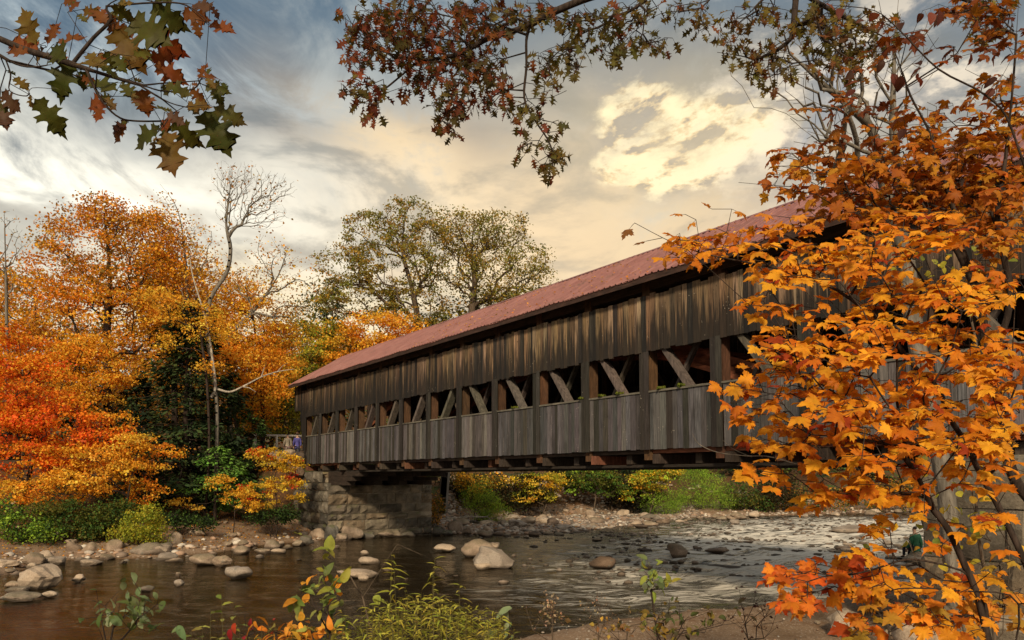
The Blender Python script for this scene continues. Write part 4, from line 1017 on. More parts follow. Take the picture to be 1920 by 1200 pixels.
# conifers
def conifer(name, label, Y, bx, top, bot, half, pal, n=420, per=22, size=.22, r0=.2, group=WG, bare=0, lean=0):
    x0 = P(bx, 900, Y)[0]; g0 = gz1(x0, Y) - .1; root = empty(name, (x0, Y, g0)); tag(root, label, 'tree', group)
    zt = P(bx, top, Y)[2] - g0; zb = P(bx, bot, Y)[2] - g0; hw = half * pxm(Y)
    nodes = np.array([(lean * t_ * zt, 0, t_ * zt) for t_ in np.linspace(0, 1, 14)]); nb = n // 8
    A, B, RA, RB = list(nodes[:-1]), list(nodes[1:]), list(np.linspace(r0, r0 * .1, 14)[:-1]), list(np.linspace(r0, r0 * .1, 14)[1:])
    cen = []; dirs = []
    for i in range(nb):
        t_ = ((i + random.random()) / nb) ** .9; z = zb + (zt - zb) * t_; L = hw * (1 - t_) ** .8 * random.uniform(.6, 1.12) + .25; a = random.uniform(0, 6.28)
        p = np.array([lean * z, 0, z]); q = p + np.array([math.cos(a) * L, math.sin(a) * L, -.18 * L + .12 * L * t_])
        m_ = (p + q) / 2 + np.array([0, 0, .06 * L]); A += [p, m_]; B += [m_, q]; RA += [.035, .02]; RB += [.02, .006]
        for k in range(max(3, int(8 * L / hw))):
            f = .2 + .85 * (k + random.random()) / max(3, int(8 * L / hw)); c_ = p + (q - p) * f; cen.append(c_); dirs.append((q - p) / L)
    prisms('trunk', np.array(A), np.array(B), np.array(RA), np.array(RB), M['bark_dark'], root, 5)
    cen = np.array(cen); dirs = np.array(dirs); idx = np.repeat(np.arange(len(cen)), per); m_ = len(idx)
    side = np.stack([-dirs[:, 1], dirs[:, 0], np.zeros(len(dirs))], 1); lat = rng.normal(0, .35, m_) * (hw * .28)
    pos = cen[idx] + side[idx] * lat[:, None] + rng.normal(0, .10, (m_, 3)) + np.array([0, 0, -1]) * (np.abs(lat) * .35)[:, None]
    dr = dirs[idx] * .8 + side[idx] * (np.sign(lat) * .9)[:, None] + rng.normal(0, .3, (m_, 3)) + np.array([0, 0, -.35])
    nrm = rng.normal(0, .3, (m_, 3)) + np.array([0, 0, 1]); cl = pick_cols(pal, len(cen), .2)[idx] * rng.normal(1, .15, (m_, 1))
    leaves('crown', [tmpl_diamond(.1, .22), tmpl_diamond(-.05, .28)], pos, nrm, dr, size * rng.uniform(.6, 1.4, m_), cl, M['needle'], root); return root
conifer('hemlock_tree', 'big dark hemlock standing in the middle of the orange trees', 40, 345, 560, 955, 165, HEM, 900, 28, .30, .28)
conifer('hemlock_tree', 'smaller dark hemlock overlapping the left side of the big one', 41, 250, 700, 960, 85, HEM, 420, 24, .28, .18)
conifer('hemlock_tree', 'dark hemlock on the right below the red maple', 42, 425, 700, 950, 70, HEM + HEML[:1], 380, 24, .26, .16)
conifer('hemlock_tree', 'young bright green hemlock spreading flat boughs in front of the dark one', 37.5, 405, 835, 945, 85, [(.09, .19, .03), (.13, .25, .04), (.06, .12, .025)], 170, 28, .20, .06)
conifer('hemlock_tree', 'green hemlock boughs below the white rail beside the road', 43, 470, 770, 900, 60, HEML + HEM, 190, 24, .22, .1)
conifer('pine_tree', 'blue-green pine standing between the birch and the oaks', 66, 618, 520, 800, 48, [(.05, .08, .03), (.08, .11, .04)], 330, 20, .34, .25)
conifer('hemlock_tree', 'dark hemlock behind the tall airy orange maple', 49, 140, 650, 950, 110, HEM, 420, 24, .34, .25)
conifer('hemlock_tree', 'dark hemlock at the far left behind the fiery maple', 46, 30, 740, 960, 100, HEM, 300, 24, .34, .22)
# birch with a white trunk
birch = tree('birch_tree', 'pale-barked birch with two bare crowns rising above the orange leaves', 'tree', 38.6, 405, [(470, 350, 72, 44), (425, 335, 30, 40), (530, 350, 30, 32), (440, 400, 38, 40), (500, 400, 42, 38)], RUST,
     trunk=[(407, 800), (403, 725), (388, 620), (395, 560), (424, 513), (432, 467), (424, 420), (432, 350)], npts=800, per=.25, spread=.2, size=.16, r0=.11, rt=.005, bark='bark_grey', bf=.55, shell=.1, group=WG, k=5, wig=.09)
tree('birch_tree', 'leaning birch with a few brown leaves right of the two bare crowns', 'tree', 45, 440, [(530, 500, 35, 50), (560, 560, 35, 50), (500, 470, 35, 30), (480, 530, 60, 40), (590, 520, 20, 30), (540, 600, 40, 40)], RUST + GOLD,
     trunk=[(430, 760), (428, 640), (470, 590), (520, 520), (540, 460)], npts=330, per=4, spread=.35, size=.15, r0=.12, rt=.007, bark='bark_grey', bf=.4, group=WG)
tree('birch_tree', 'pale thin tree with sparse golden leaves between the tall maple and the bare crowns', 'tree', 44, 350, [(365, 470, 50, 60), (330, 430, 35, 50), (390, 520, 40, 50), (300, 400, 25, 45), (350, 560, 60, 40)], GOLD + RUST,
     trunk=[(358, 800), (352, 640), (350, 520), (335, 400), (300, 345)], npts=330, per=6, spread=.35, size=.15, r0=.13, rt=.007, bark='bark_grey', group=WG)
tree('bare_tree', 'bare twiggy tree at the far left edge', 'tree', 46, 15, [(10, 450, 40, 70), (30, 520, 35, 50)], RUST, trunk=[(14, 760), (12, 560), (8, 400)], npts=130, per=1.2, spread=.3, size=.15, r0=.1, rt=.006, bark='bark_grey', group=WG)
# pale limb hanging over the hemlock and a fallen birch log
mb = MB(); lo = np.array(birch.location)
pts = [P(404, 728, 38.6) - lo, P(430, 735, 38.5) - lo, P(455, 725, 38.4) - lo, P(490, 707, 38.2) - lo, P(520, 697, 38) - lo, P(552, 692, 37.8) - lo]
mb.tube(catmull(pts, 4), np.linspace(.07, .016, 21), 6)
for a_, b_ in (((455, 725), (480, 735)), ((490, 707), (500, 680)), ((500, 703), (520, 705)), ((520, 697), (540, 680))):
    mb.tube([P(*a_, 38.4) - lo, (P(*a_, 38.3) + P(*b_, 38.1)) / 2 - lo + [0, 0, .08], P(*b_, 38) - lo], [.03, .02, .008], 5)
mb.build('limb', M['birch'], birch, True)
mb = MB(); mb.tube(catmull([P(356, 480, 38.5) - lo, P(362, 520, 38.5) - lo, P(387, 604, 38.5) - lo, P(398, 670, 38.5) - lo, P(404, 725, 38.5) - lo, P(396, 745, 38.5) - lo], 4), np.linspace(.03, .09, 21), 6); mb.build('stem', M['birch'], birch, True)
tree('maple_sapling', 'golden leaf sprays hanging in front of the top of the dark hemlock', 'tree', 37.8, 385, [(350, 590, 70, 26), (300, 560, 50, 22), (400, 620, 50, 20), (310, 640, 34, 14), (400, 690, 30, 10)], GOLD, trunk=[(392, 850), (388, 720), (375, 620)], npts=190, per=11, spread=.3, size=.15, r0=.07, rt=.006, group=WG, bark='bark_dark')
mb = MB(); p, q = P(829, 973, 44.5), P(914, 969, 44.2); mb.tube(catmull([p, (p + q) / 2 + [0, 0, .04], q], 4), np.linspace(.05, .035, 9), 7)
mb.tube([q, q + [.3, -.1, -.25]], [.02, .01], 5); mb.tube([q - [.1, 0, 0], q + [.25, .05, .2]], [.015, .006], 5)
tag(mb.build('fallen_branch', M['birch'], None, True), 'white fallen birch branch lying across the stones right of the abutment', 'branch')
# the two oaks behind the bridge and company
tree('oak_tree', 'left one of two big olive-brown oaks behind the bridge', 'tree', 60, 800, [(765, 410, 55, 38), (700, 440, 60, 45), (640, 500, 55, 40), (740, 500, 90, 60), (800, 470, 50, 60), (680, 560, 80, 40), (780, 570, 60, 50), (620, 560, 30, 25)], OAKC,
     trunk=[(790, 720), (786, 620), (772, 540), (755, 470), (760, 400)], npts=900, per=9.5, spread=.36, size=.24, r0=.36, rt=.012, bark='bark', bf=.5, shell=.5, group=WG, zone=two([(.60, .28, .03), (.50, .30, .04), (.30, .28, .04)], OAKC, 10, 18))
tree('oak_tree', 'right one of two big olive-brown oaks behind the bridge', 'tree', 62, 884, [(880, 440, 65, 42), (940, 430, 55, 38), (990, 490, 42, 40), (860, 500, 50, 50), (920, 520, 70, 50), (1015, 520, 25, 22), (850, 420, 40, 30), (960, 560, 60, 25)], OAKC,
     trunk=[(884, 720), (884, 600), (890, 530), (884, 470), (890, 410)], npts=720, per=21, spread=.36, size=.19, r0=.36, rt=.012, bark='bark', bf=.5, shell=.5, group=WG)
tree('maple_tree', 'orange maple glowing between the oaks and the bridge roof', 'tree', 56, 700, [(700, 620, 60, 40), (660, 650, 50, 35), (750, 620, 50, 35), (640, 690, 40, 30), (720, 660, 60, 30)], GOLD + ORANGE, npts=330, per=17, spread=.5, size=.23, r0=.15, group=WG, bark='bark_dark')
tree('maple_tree', 'olive treetop low between the right oak and the roof ridge', 'tree', 66, 930, [(930, 580, 65, 32), (1000, 560, 50, 24), (860, 600, 60, 42), (820, 640, 60, 45)], OLIVE + GOLD[:1], npts=330, per=15, spread=.6, size=.27, r0=.2, group=WG)
tree('maple_tree', 'hazy yellow-green tree left of the bridge gable', 'tree', 58, 570, [(565, 660, 60, 60), (610, 640, 40, 40), (540, 730, 50, 50), (590, 700, 50, 50), (520, 780, 50, 35)], YGRN + GOLD[:1], npts=420, per=16, spread=.5, size=.23, r0=.18, group=WG)
tree('maple_tree', 'yellow-green maple seen beyond the people on the road', 'tree', 52, 545, [(545, 780, 40, 50), (515, 740, 30, 40), (560, 740, 30, 40), (480, 790, 30, 25)], YGRN + OLIVE, npts=260, per=15, spread=.4, size=.2, r0=.12, group=WG)
tree('pine_tree', 'pale green wispy tree between the leaning birch and the oaks', 'tree', 70, 590, [(585, 590, 35, 50), (610, 560, 25, 40), (570, 640, 40, 40)], OLIVE, npts=180, per=10, spread=.6, size=.27, r0=.15, group=WG)
tree('maple_tree', 'green and gold tree filling the gap left of the pine', 'tree', 57, 640, [(600, 690, 50, 40), (640, 640, 40, 40), (680, 690, 50, 30), (570, 740, 40, 40)], OLIVE + GOLD + YGRN, npts=330, per=16, spread=.5, size=.23, r0=.15, group=WG)
tree('maple_tree', 'golden low maple right of the dark hemlock, under the leaning birch', 'tree', 45, 455, [(450, 690, 70, 40), (500, 730, 50, 30), (420, 660, 40, 30), (520, 690, 35, 35)], GOLD + ORANGE, npts=300, per=16, spread=.4, size=.18, r0=.12, group=WG, bark='bark_dark')
tree('maple_tree', 'golden maple between the tall airy maple and the fiery one', 'tree', 40, 130, [(110, 690, 60, 35), (160, 660, 60, 30), (190, 730, 60, 30), (130, 750, 60, 28), (230, 700, 45, 25)], GOLD + ORANGE, npts=330, per=16, spread=.36, size=.17, r0=.12, group=WG, bark='bark_dark')
# background wood, individual trees further back
proto = [tree('background_tree', 'orange tree in the wood behind the left bank', 'tree', 62, 250, [(250, 560, 90, 80), (230, 660, 110, 80), (290, 740, 90, 90)], ORANGE + RUST, npts=260, per=17, spread=.7, size=.32, r0=.25, bark='bark_dark', group='trees in the wood behind the left bank'),
         tree('background_tree', 'olive tree in the wood behind the left bank', 'tree', 62, 380, [(380, 620, 80, 70), (370, 700, 100, 80), (420, 780, 90, 80)], OLIVE + RUST, npts=260, per=17, spread=.7, size=.32, r0=.25, bark='bark_dark', group='trees in the wood behind the left bank')]
wh = ['at the far left edge', 'behind the fiery maple', 'behind the tall airy maple', 'behind the dark hemlock', 'behind the white birch', 'behind the red-patched maple', 'deep behind the hazy yellow-green tree', 'beyond the road end', 'outside on the left hill']
for i, (x, y, s_, k) in enumerate(((-44, 56, 1.0, 0), (-36, 60, .85, 1), (-31, 66, 1.05, 0), (-22, 64, .9, 1), (-26, 58, .8, 1), (-17, 66, .75, 0), (-19, 74, .8, 1), (-11, 72, .7, 1), (-50, 70, 1.0, 0))):
    o = copy_tree(proto[k]); o.location = (x, y, gz1(x, y)); o.scale = (s_,) * 3; o.rotation_euler.z = i * 1.7
    o['label'] = '%s tree of the back wood %s' % (('orange', 'olive')[k], wh[i])
# dark wood across the river under the bridge
DG = 'dark trees across the river'
hemp = conifer('hemlock_tree', 'dark hemlock across the river, straight behind the right edge of the gravel bar', 76, 1180, 640, 945, 110, HEM, 420, 24, .5, .25, DG)
hemp2 = conifer('hemlock_tree', 'dark hemlock across the river behind the fallen birch branch', 74, 900, 690, 945, 90, HEM, 340, 24, .5, .25, DG)
ol = tree('background_tree', 'olive leafy tree across the river behind the green willow bush', 'tree', 80, 1320, [(1320, 760, 100, 70), (1290, 850, 110, 60), (1380, 860, 90, 60)], OLIVE + HEML, npts=280, per=17, spread=.8, size=.36, r0=.25, group=DG)
wh = ['behind the amber bush', 'behind the yellow drooping maple', 'left of the leafy green maple', 'behind the willow bush', 'right of the willow bush', 'behind the brown shrubs', 'behind the orange foreground leaves', 'behind the right abutment', 'furthest upstream', 'just right of the far abutment', 'far upstream to the right', 'furthest to the right', 'on the upstream bend']
for i, (x, y, s_, k) in enumerate(((-1.5, 72, .8, 0), (5, 78, .85, 1), (10, 73, .75, 0), (19, 80, .9, 1), (27, 79, .85, 0), (34, 83, .95, 2), (42, 86, .9, 0), (52, 92, 1.0, 1), (64, 98, 1.05, 2), (-6, 62, .6, 1), (78, 96, 1.1, 0), (90, 104, 1.1, 1), (70, 84, .9, 2))):
    o = copy_tree((hemp, hemp2, ol)[k]); o.location = (x, y, gz1(x, y) - .2); o.scale = (s_,) * 3; o.rotation_euler.z = i * 2.1
    o['label'] = '%s tree across the river %s' % (('dark tall', 'dark slim', 'olive')[k], wh[i])
# shrubs
def shrub(name, label, Y, bl, pal, n=90, per=16, spread=.2, size=.11, group=None, zbase=None, cat='shrub', leafmat='leaf', r0=.025, tm=None, flatn=.8):
    bx = bl[0][0]; x0 = P(bx, 900, Y)[0]; g0 = gz1(x0, Y) - .05; root = empty(name, (x0, Y, g0)); tag(root, label, cat, group)
    off = np.array([x0, Y, g0]); pts = above(blob_points(px_blobs(Y, bl), n, .3), g0, label)
    nodes = np.array([off, off + [0, 0, .12], off + [0, 0, .3]]); N, par = grow(nodes, pts, .8); N = N - off
    a, b, ra, rb, kids, R_ = skeleton(N, par, r0, .004, 3, .05); prisms('stems', a, b, ra, rb, M['bark_dark'], root, 4)
    leafy(root, N, par, 3, kids, per, spread, size, pal, M[leafmat], flatn, False, name='leaves', tm=tm); return root
shrub('bush', 'yellow-green bush overhanging the water on the left bank', 31.2, [(265, 985, 42, 30), (240, 1005, 38, 22), (290, 1000, 28, 25), (280, 965, 25, 20)], YGRN, 170, 26, .14, .085)
shrub('bush', 'green bush at the far left of the left bank', 30.5, [(40, 985, 55, 28), (80, 995, 40, 20), (10, 960, 40, 25)], LIME + HEML, 160, 24, .16, .10)
shrub('bush', 'dark green leafy shrub right of the leftmost green bush', 31.5, [(130, 975, 45, 26), (165, 990, 40, 18), (110, 955, 50, 18)], HEML + OLIVE, 170, 22, .16, .11)
shrub('bush', 'dark olive shrub touching the yellow-green bush on its left', 32, [(200, 970, 40, 24), (225, 960, 35, 18), (180, 990, 30, 14)], HEML + OLIVE[:2], 140, 22, .16, .11)
shrub('bush', 'low dark shrub on the bank just right of the yellow-green bush', 34, [(345, 975, 30, 12), (380, 980, 25, 9), (320, 970, 20, 12)], HEM + HEML, 80, 20, .15, .1)
shrub('bush', 'dark green bush below the yellow sapling at the left of the abutment', 36.5, [(510, 965, 40, 14), (540, 960, 25, 16), (480, 970, 25, 10)], HEML + HEM, 120, 22, .15, .1)
shrub('bush', 'fine-leaved light green bush right of the abutment', 49, [(905, 945, 35, 28), (930, 960, 32, 16), (885, 935, 20, 20), (900, 915, 16, 16)], LIME + YGRN[:1], 190, 24, .2, .12, tm=[tmpl_diamond(.1, .2)])
shrub('bush', 'amber-leaved bush against the trunk right of the abutment', 51, [(890, 905, 40, 18), (870, 895, 22, 12), (930, 900, 20, 14)], GOLD + REDO[3:] + OLIVE, 130, 14, .2, .15)
shrub('bush', 'small ochre tuft at the corner of the far abutment', 43, [(820, 950, 14, 22), (815, 970, 10, 12)], OLIVE + RUST, 60, 16, .12, .1)
tree('maple_tree', 'yellow drooping maple seen under the middle of the bridge', 'tree', 57, 1015, [(1015, 905, 45, 18), (1000, 930, 40, 14), (1040, 895, 30, 12), (975, 900, 20, 12)], YEL + YGRN, npts=140, per=15, spread=.28, size=.2, r0=.06, group=DG)
tree('maple_tree', 'leafy green maple seen under the bridge right of the yellow one', 'tree', 60, 1110, [(1110, 895, 55, 22), (1080, 910, 30, 15), (1140, 915, 35, 14)], HEML + LIME + OLIVE, npts=170, per=15, spread=.3, size=.24, r0=.07, group=DG)
tree('maple_tree', 'yellow-green maple with orange tips left of the willow bush', 'tree', 60, 1215, [(1215, 900, 45, 20), (1240, 885, 40, 14), (1195, 925, 30, 12)], YEL + YGRN + LIME, npts=150, per=15, spread=.3, size=.22, r0=.07, group=DG)
shrub('bush', 'big bright green willow bush on the far shore', 62, [(1310, 915, 48, 40), (1340, 930, 40, 28), (1290, 890, 35, 20)], LIME, 300, 26, .3, .16, tm=[tmpl_diamond(.1, .16)])
shrub('bush', 'smaller bright green willow bush in front of the big one', 60.5, [(1240, 945, 38, 20), (1265, 935, 25, 20)], LIME, 150, 26, .26, .15, tm=[tmpl_diamond(.1, .16)])
shrub('bush', 'dark green bush right of the big willow bush', 63, [(1385, 930, 38, 28), (1420, 945, 28, 16)], OLIVE + HEML, 150, 20, .3, .17)
shrub('bush', 'brown-leaved shrub on the far shore behind the orange leaves', 65, [(1470, 935, 45, 24), (1520, 930, 40, 26), (1570, 935, 40, 22)], RUST + HEML, 190, 16, .3, .17)
shrub('bush', 'reddish brown shrub furthest right on the far shore', 68, [(1640, 925, 50, 30), (1700, 925, 50, 30)], RUST + OLIVE, 190, 16, .34, .2)
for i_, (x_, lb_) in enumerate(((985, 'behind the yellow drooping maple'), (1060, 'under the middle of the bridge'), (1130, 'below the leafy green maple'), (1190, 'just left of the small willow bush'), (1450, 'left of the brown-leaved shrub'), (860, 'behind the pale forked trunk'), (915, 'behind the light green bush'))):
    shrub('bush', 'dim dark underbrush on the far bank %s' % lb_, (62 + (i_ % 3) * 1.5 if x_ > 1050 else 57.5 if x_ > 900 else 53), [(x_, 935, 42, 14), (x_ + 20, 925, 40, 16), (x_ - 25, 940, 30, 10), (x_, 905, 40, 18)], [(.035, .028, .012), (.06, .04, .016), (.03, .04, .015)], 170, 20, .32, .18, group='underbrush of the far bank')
# pale forked trunk right of the far abutment
tree('grey_tree', 'pale forked tree trunk standing right behind the far abutment', 'tree', 47, 830, [(815, 800, 30, 60), (850, 780, 40, 60)], OAKC, trunk=[(832, 930), (834, 900), (838, 860), (846, 800)], npts=60, per=6, spread=.4, size=.2, r0=.32, bark='bark_grey', group=None)
# fallen leaves
def litter(n):
    xy = np.stack([rng.uniform(-34, 14, n * 3), rng.uniform(20, 60, n * 3)], 1); d = sdist(xy[:, 0], xy[:, 1])
    k = (d > .25) & (d < 12) & (rng.random(len(d)) < np.where(d < 1.2, .35, .8)) & (xy[:, 1] > np.interp(xy[:, 0], [-60, -15, 0, 8, 20, 60], [17, 18, 22, 30, 40, 62])); xy = xy[k]
    return xy[:n]
xy = litter(14000); n = len(xy)
tag(leaves('fallen_leaves', DIA, np.stack([xy[:, 0], xy[:, 1], gz(xy[:, 0], xy[:, 1]) + .02], 1), rng.normal(0, .3, (n, 3)) + [0, 0, 1], rng.normal(0, 1, (n, 3)) * [1, 1, .15], rng.uniform(.07, .13, n), pick_cols(ORANGE + RUST + [(.2, .09, .03)], n), M['leaf']), 'orange and brown fallen leaves on the far bank', 'leaf litter', kind='stuff')
n = 420; sl_ = rng.uniform(S0, 16, n) ; t2 = rng.random(n) ** .8; ww = WID / 2 - (WID / 2 + OV) * t2
tag(leaves('fallen_leaves', DIA, np.array([W(a_, w_, ZR - (ZR - ZE) * q_ + .10) for a_, w_, q_ in zip(sl_, ww, t2)]), rng.normal(0, .25, (n, 3)) + [-.4, -.3, .85], rng.normal(0, 1, (n, 3)) * [1, 1, .2], rng.uniform(.05, .10, n), pick_cols(ORANGE + RUST, n), M['leaf']), 'orange leaves fallen on the red metal roof of the bridge', 'leaf litter', kind='stuff')
# moss tufts on the window sills
for n_, f_, lb in ((-.0, .25, 'first window from the right'), (0, .55, 'window framed by the orange leaves'), (1, .3, 'second open window from the orange leaves'), (1, .62, 'middle of the second open window'), (2, .95, 'post end of the third open window'), (3, .5, 'fourth open window')):
    pp = W((n_ + 1 - f_) * BAY, -.02, ZS + .01); r_ = None
    k = 60; pos = np.stack([rng.uniform(-.1, .1, k), rng.normal(0, .03, k), rng.uniform(0, .03, k)], 1)
    o = leaves('moss_tuft', DIA, pos, rng.normal(0, .5, (k, 3)) + [0, -1, .4], rng.normal(0, .5, (k, 3)) + [0, 0, 1], rng.uniform(.04, .08, k), pick_cols([(.17, .19, .03), (.10, .12, .02)], k), M['leaf'])
    o.location = pp; tag(o, 'small green moss tuft growing on the sill, %s' % lb, 'moss')

# ------------------------------------------------------------------ white rail beyond the people
rr = empty('guard_rail', tuple(P(510, 845, 47.5))); tag(rr, 'weathered white wooden rail along the road beyond the two walkers', 'rail'); lo = np.array(rr.location)
mb = MB(); a_, b_ = P(474, 816, 47.5) - lo, P(569, 818, 48.5) - lo; mb.tube(catmull([a_, (a_ + b_) / 2, b_], 5), .085, 8); mb.build('rail', M['rail_white'], rr, True)
for x in (478, 518, 556):
    mb = MB(); q = P(x, 818, 47.6) - lo; mb.tube([q - [0, -.12, 1.25], q - [0, -.12, -.05]], .08, 6); mb.build('post', M['rail_white'], rr)

# ------------------------------------------------------------------ people
def skinned(name, joints, edges, mat, parent, root=0, sub=1):
    me = bpy.data.meshes.new(name); keys = list(joints); ix = {k: i for i, k in enumerate(keys)}
    me.from_pydata([joints[k][0] for k in keys], [(ix[a], ix[b]) for a, b in edges], []); me.materials.append(M[mat])
    o = bpy.data.objects.new(name, me); col.objects.link(o); o.parent = parent
    sk = o.modifiers.new('skin', 'SKIN'); sk.use_smooth_shade = True; o.modifiers.new('sub', 'SUBSURF').levels = sub; o.modifiers['sub'].render_levels = sub
    for i, k in enumerate(keys):
        r_ = joints[k][1]; d = me.skin_vertices[0].data[i]; d.radius = r_ if isinstance(r_, tuple) else (r_, r_); d.use_root = (i == root)
    return o
def person(label, loc, face, coat, legs, stride=.16, sit=False, hgt=1.0, arm=.12, bag=None):
    """standing or sitting figure facing its own +Y"""
    root = empty('person', loc, face); tag(root, label, 'person'); hip = .92 if not sit else .12
    J = {'pelvis': ((0, 0, hip), (.13, .10)), 'waist': ((0, 0, hip + .16), (.12, .09)), 'chest': ((0, .01, hip + .38), (.15, .105)), 'neckb': ((0, .0, hip + .53), (.07, .06)), 'neck': ((0, .01, hip + .60), (.052, .052)),
         'jaw': ((0, .035, hip + .66), (.062, .066)), 'head': ((0, .02, hip + .74), (.078, .092)), 'crown': ((0, .01, hip + .81), (.055, .065)), 'nose': ((0, .115, hip + .70), (.014, .014))}
    E = [('pelvis', 'waist'), ('waist', 'chest'), ('chest', 'neckb'), ('neckb', 'neck'), ('neck', 'jaw'), ('jaw', 'head'), ('head', 'crown'), ('head', 'nose')]
    for sg, sd in ((-1, 'l'), (1, 'r')):
        ey = -arm * sg
        J['sh' + sd] = ((.17 * sg, 0, hip + .50), .055); J['el' + sd] = ((.22 * sg, ey * .3 - .03, hip + .22), .042); J['wr' + sd] = ((.22 * sg, ey + .08, hip - .01), .028); J['pa' + sd] = ((.215 * sg, ey + .11, hip - .08), (.018, .036))
        E += [('neckb', 'sh' + sd), ('sh' + sd, 'el' + sd), ('el' + sd, 'wr' + sd), ('wr' + sd, 'pa' + sd)]
        for f in range(5):
            a = f'f{f}{sd}'; b = a + 'b'; yy = ey + .085 + .019 * f; L = (.045, .075, .085, .078, .06)[f]
            if f == 0: J[a] = ((.20 * sg, ey + .06, hip - .09), .010); J[b] = ((.19 * sg, ey + .045, hip - .125), .008)
            else: J[a] = ((.212 * sg, yy, hip - .115 - L * .3), .009); J[b] = ((.195 * sg, yy, hip - .115 - L), .0075)
            E += [('pa' + sd, a), (a, b)]
        st = stride * sg
        if sit:
            J['th' + sd] = ((.10 * sg, .05, hip), .085); J['kn' + sd] = ((.13 * sg, .42, hip + .06), .058); J['an' + sd] = ((.13 * sg, .45, hip - .33), .04); J['ft' + sd] = ((.14 * sg, .60, hip - .38), (.04, .03))
        else:
            J['th' + sd] = ((.095 * sg, .02 * sg, hip - .08), .088); J['kn' + sd] = ((.10 * sg, st * .55 + .03, .49), .06); J['an' + sd] = ((.10 * sg, st, .09), .04); J['ft' + sd] = ((.11 * sg, st + .15, .035), (.042, .03))
        E += [('pelvis', 'th' + sd), ('th' + sd, 'kn' + sd), ('kn' + sd, 'an' + sd), ('an' + sd, 'ft' + sd)]
    skinned('body', J, E, 'skin', root)
    def grow_j(keys, add): return {k: (J[k][0], tuple(x + add for x in (J[k][1] if isinstance(J[k][1], tuple) else (J[k][1],) * 2))) for k in keys}
    ck = ['pelvis', 'waist', 'chest', 'neckb', 'shl', 'ell', 'wrl', 'shr', 'elr', 'wrr']; jj = grow_j(ck, .028); jj['hem'] = ((0, 0, hip - .10), (.175, .14))
    skinned('jacket', jj, [('pelvis', 'hem'), ('pelvis', 'waist'), ('waist', 'chest'), ('chest', 'neckb'), ('neckb', 'shl'), ('shl', 'ell'), ('ell', 'wrl'), ('neckb', 'shr'), ('shr', 'elr'), ('elr', 'wrr')], coat, root)
    jj = grow_j(['pelvis', 'thl', 'knl', 'anl', 'thr', 'knr', 'anr'], .014)
    skinned('trousers', jj, [('pelvis', 'thl'), ('thl', 'knl'), ('knl', 'anl'), ('pelvis', 'thr'), ('thr', 'knr'), ('knr', 'anr')], legs, root)
    for sd in 'lr': skinned('shoe', {'a': (tuple(np.array(J['an' + sd][0]) - [0, .03, .03]), .05), 'b': (J['ft' + sd][0], (.052, .04))}, [('a', 'b')], 'shoe', root)
    skinned('hair', {'a': ((0, -.015, hip + .72), (.082, .088)), 'b': ((0, .0, hip + .80), (.078, .088)), 'c': ((0, .0, hip + .845), (.045, .05))}, [('a', 'b'), ('b', 'c')], 'hair', root)
    mb = MB()
    for sg in (-1, 1): mb.box(.03 * sg - .012, .03 * sg + .012, .098, .104, hip + .735, hip + .747, (0, 0, 0))
    mb.build('eyes', M['hair'], root)
    if bag:
        skinned('backpack', {'a': ((0, -.19, hip + .12), (.14, .07)), 'b': ((0, -.19, hip + .42), (.13, .06))}, [('a', 'b')], bag, root)
    root.scale = (hgt,) * 3; return root
dirw = math.atan2(-AX[0], AX[1])
p1 = P(539, 846, 46.3); p2 = P(557, 846, 46.0)
zr = 4.42
person('person in a pale tan jacket walking away on the road beside the rail', (p1[0], p1[1], gz1(p1[0], p1[1])), dirw * .6, 'tan_cloth', 'plum_cloth', hgt=.98)
person('person in a blue jacket walking away next to the bridge corner', (p2[0], p2[1], gz1(p2[0], p2[1])), dirw * .5, 'blue_cloth', 'dark_cloth', stride=-.15, hgt=.98)
p3 = PZ(1717, 1032, .45)
person('person in a dark green jacket sitting on a stone by the right abutment', (p3[0], p3[1], .42), .3, 'green_cloth', 'dark_cloth', sit=True, stride=.1)
rock(p3[0], p3[1], .12, .5, .45, .36, .4, (.5, 13), 'rock', label='flat stone the person in green is sitting on', name='boulder')
# ------------------------------------------------------------------ foreground branches and leaves
OAKT = [tmpl_oak(.2, i) for i in range(4)] + [tmpl_oak(.55, 7)]; OAKS = [tmpl_oak(.3, i, True) for i in range(5)]
MAPT = [tmpl_maple(cu, i, w) for i, (cu, w) in enumerate(((.22, 1), (.35, .92), (.15, 1.05), (.5, .85), (.75, .8), (-.25, .95), (.9, .7), (.4, 1.0)))]
cam_p = np.array([0, 0, H])
def stem_nodes(stems, sub=4):
    """stems: list of (parent index or None, [(x, y, Y), ...]); returns nodes and parents"""
    N = []; par = []; ends = []
    for pi, pts in stems:
        q = catmull([P(*p) for p in pts], sub)
        if pi is not None:
            allN = np.array(N); j = int(np.argmin(np.linalg.norm(allN - q[0], axis=1)))
        for i, c_ in enumerate(q):
            par.append((len(N) - 1) if i else (-1 if pi is None else j)); N.append(c_)
    return np.array(N), np.array(par)
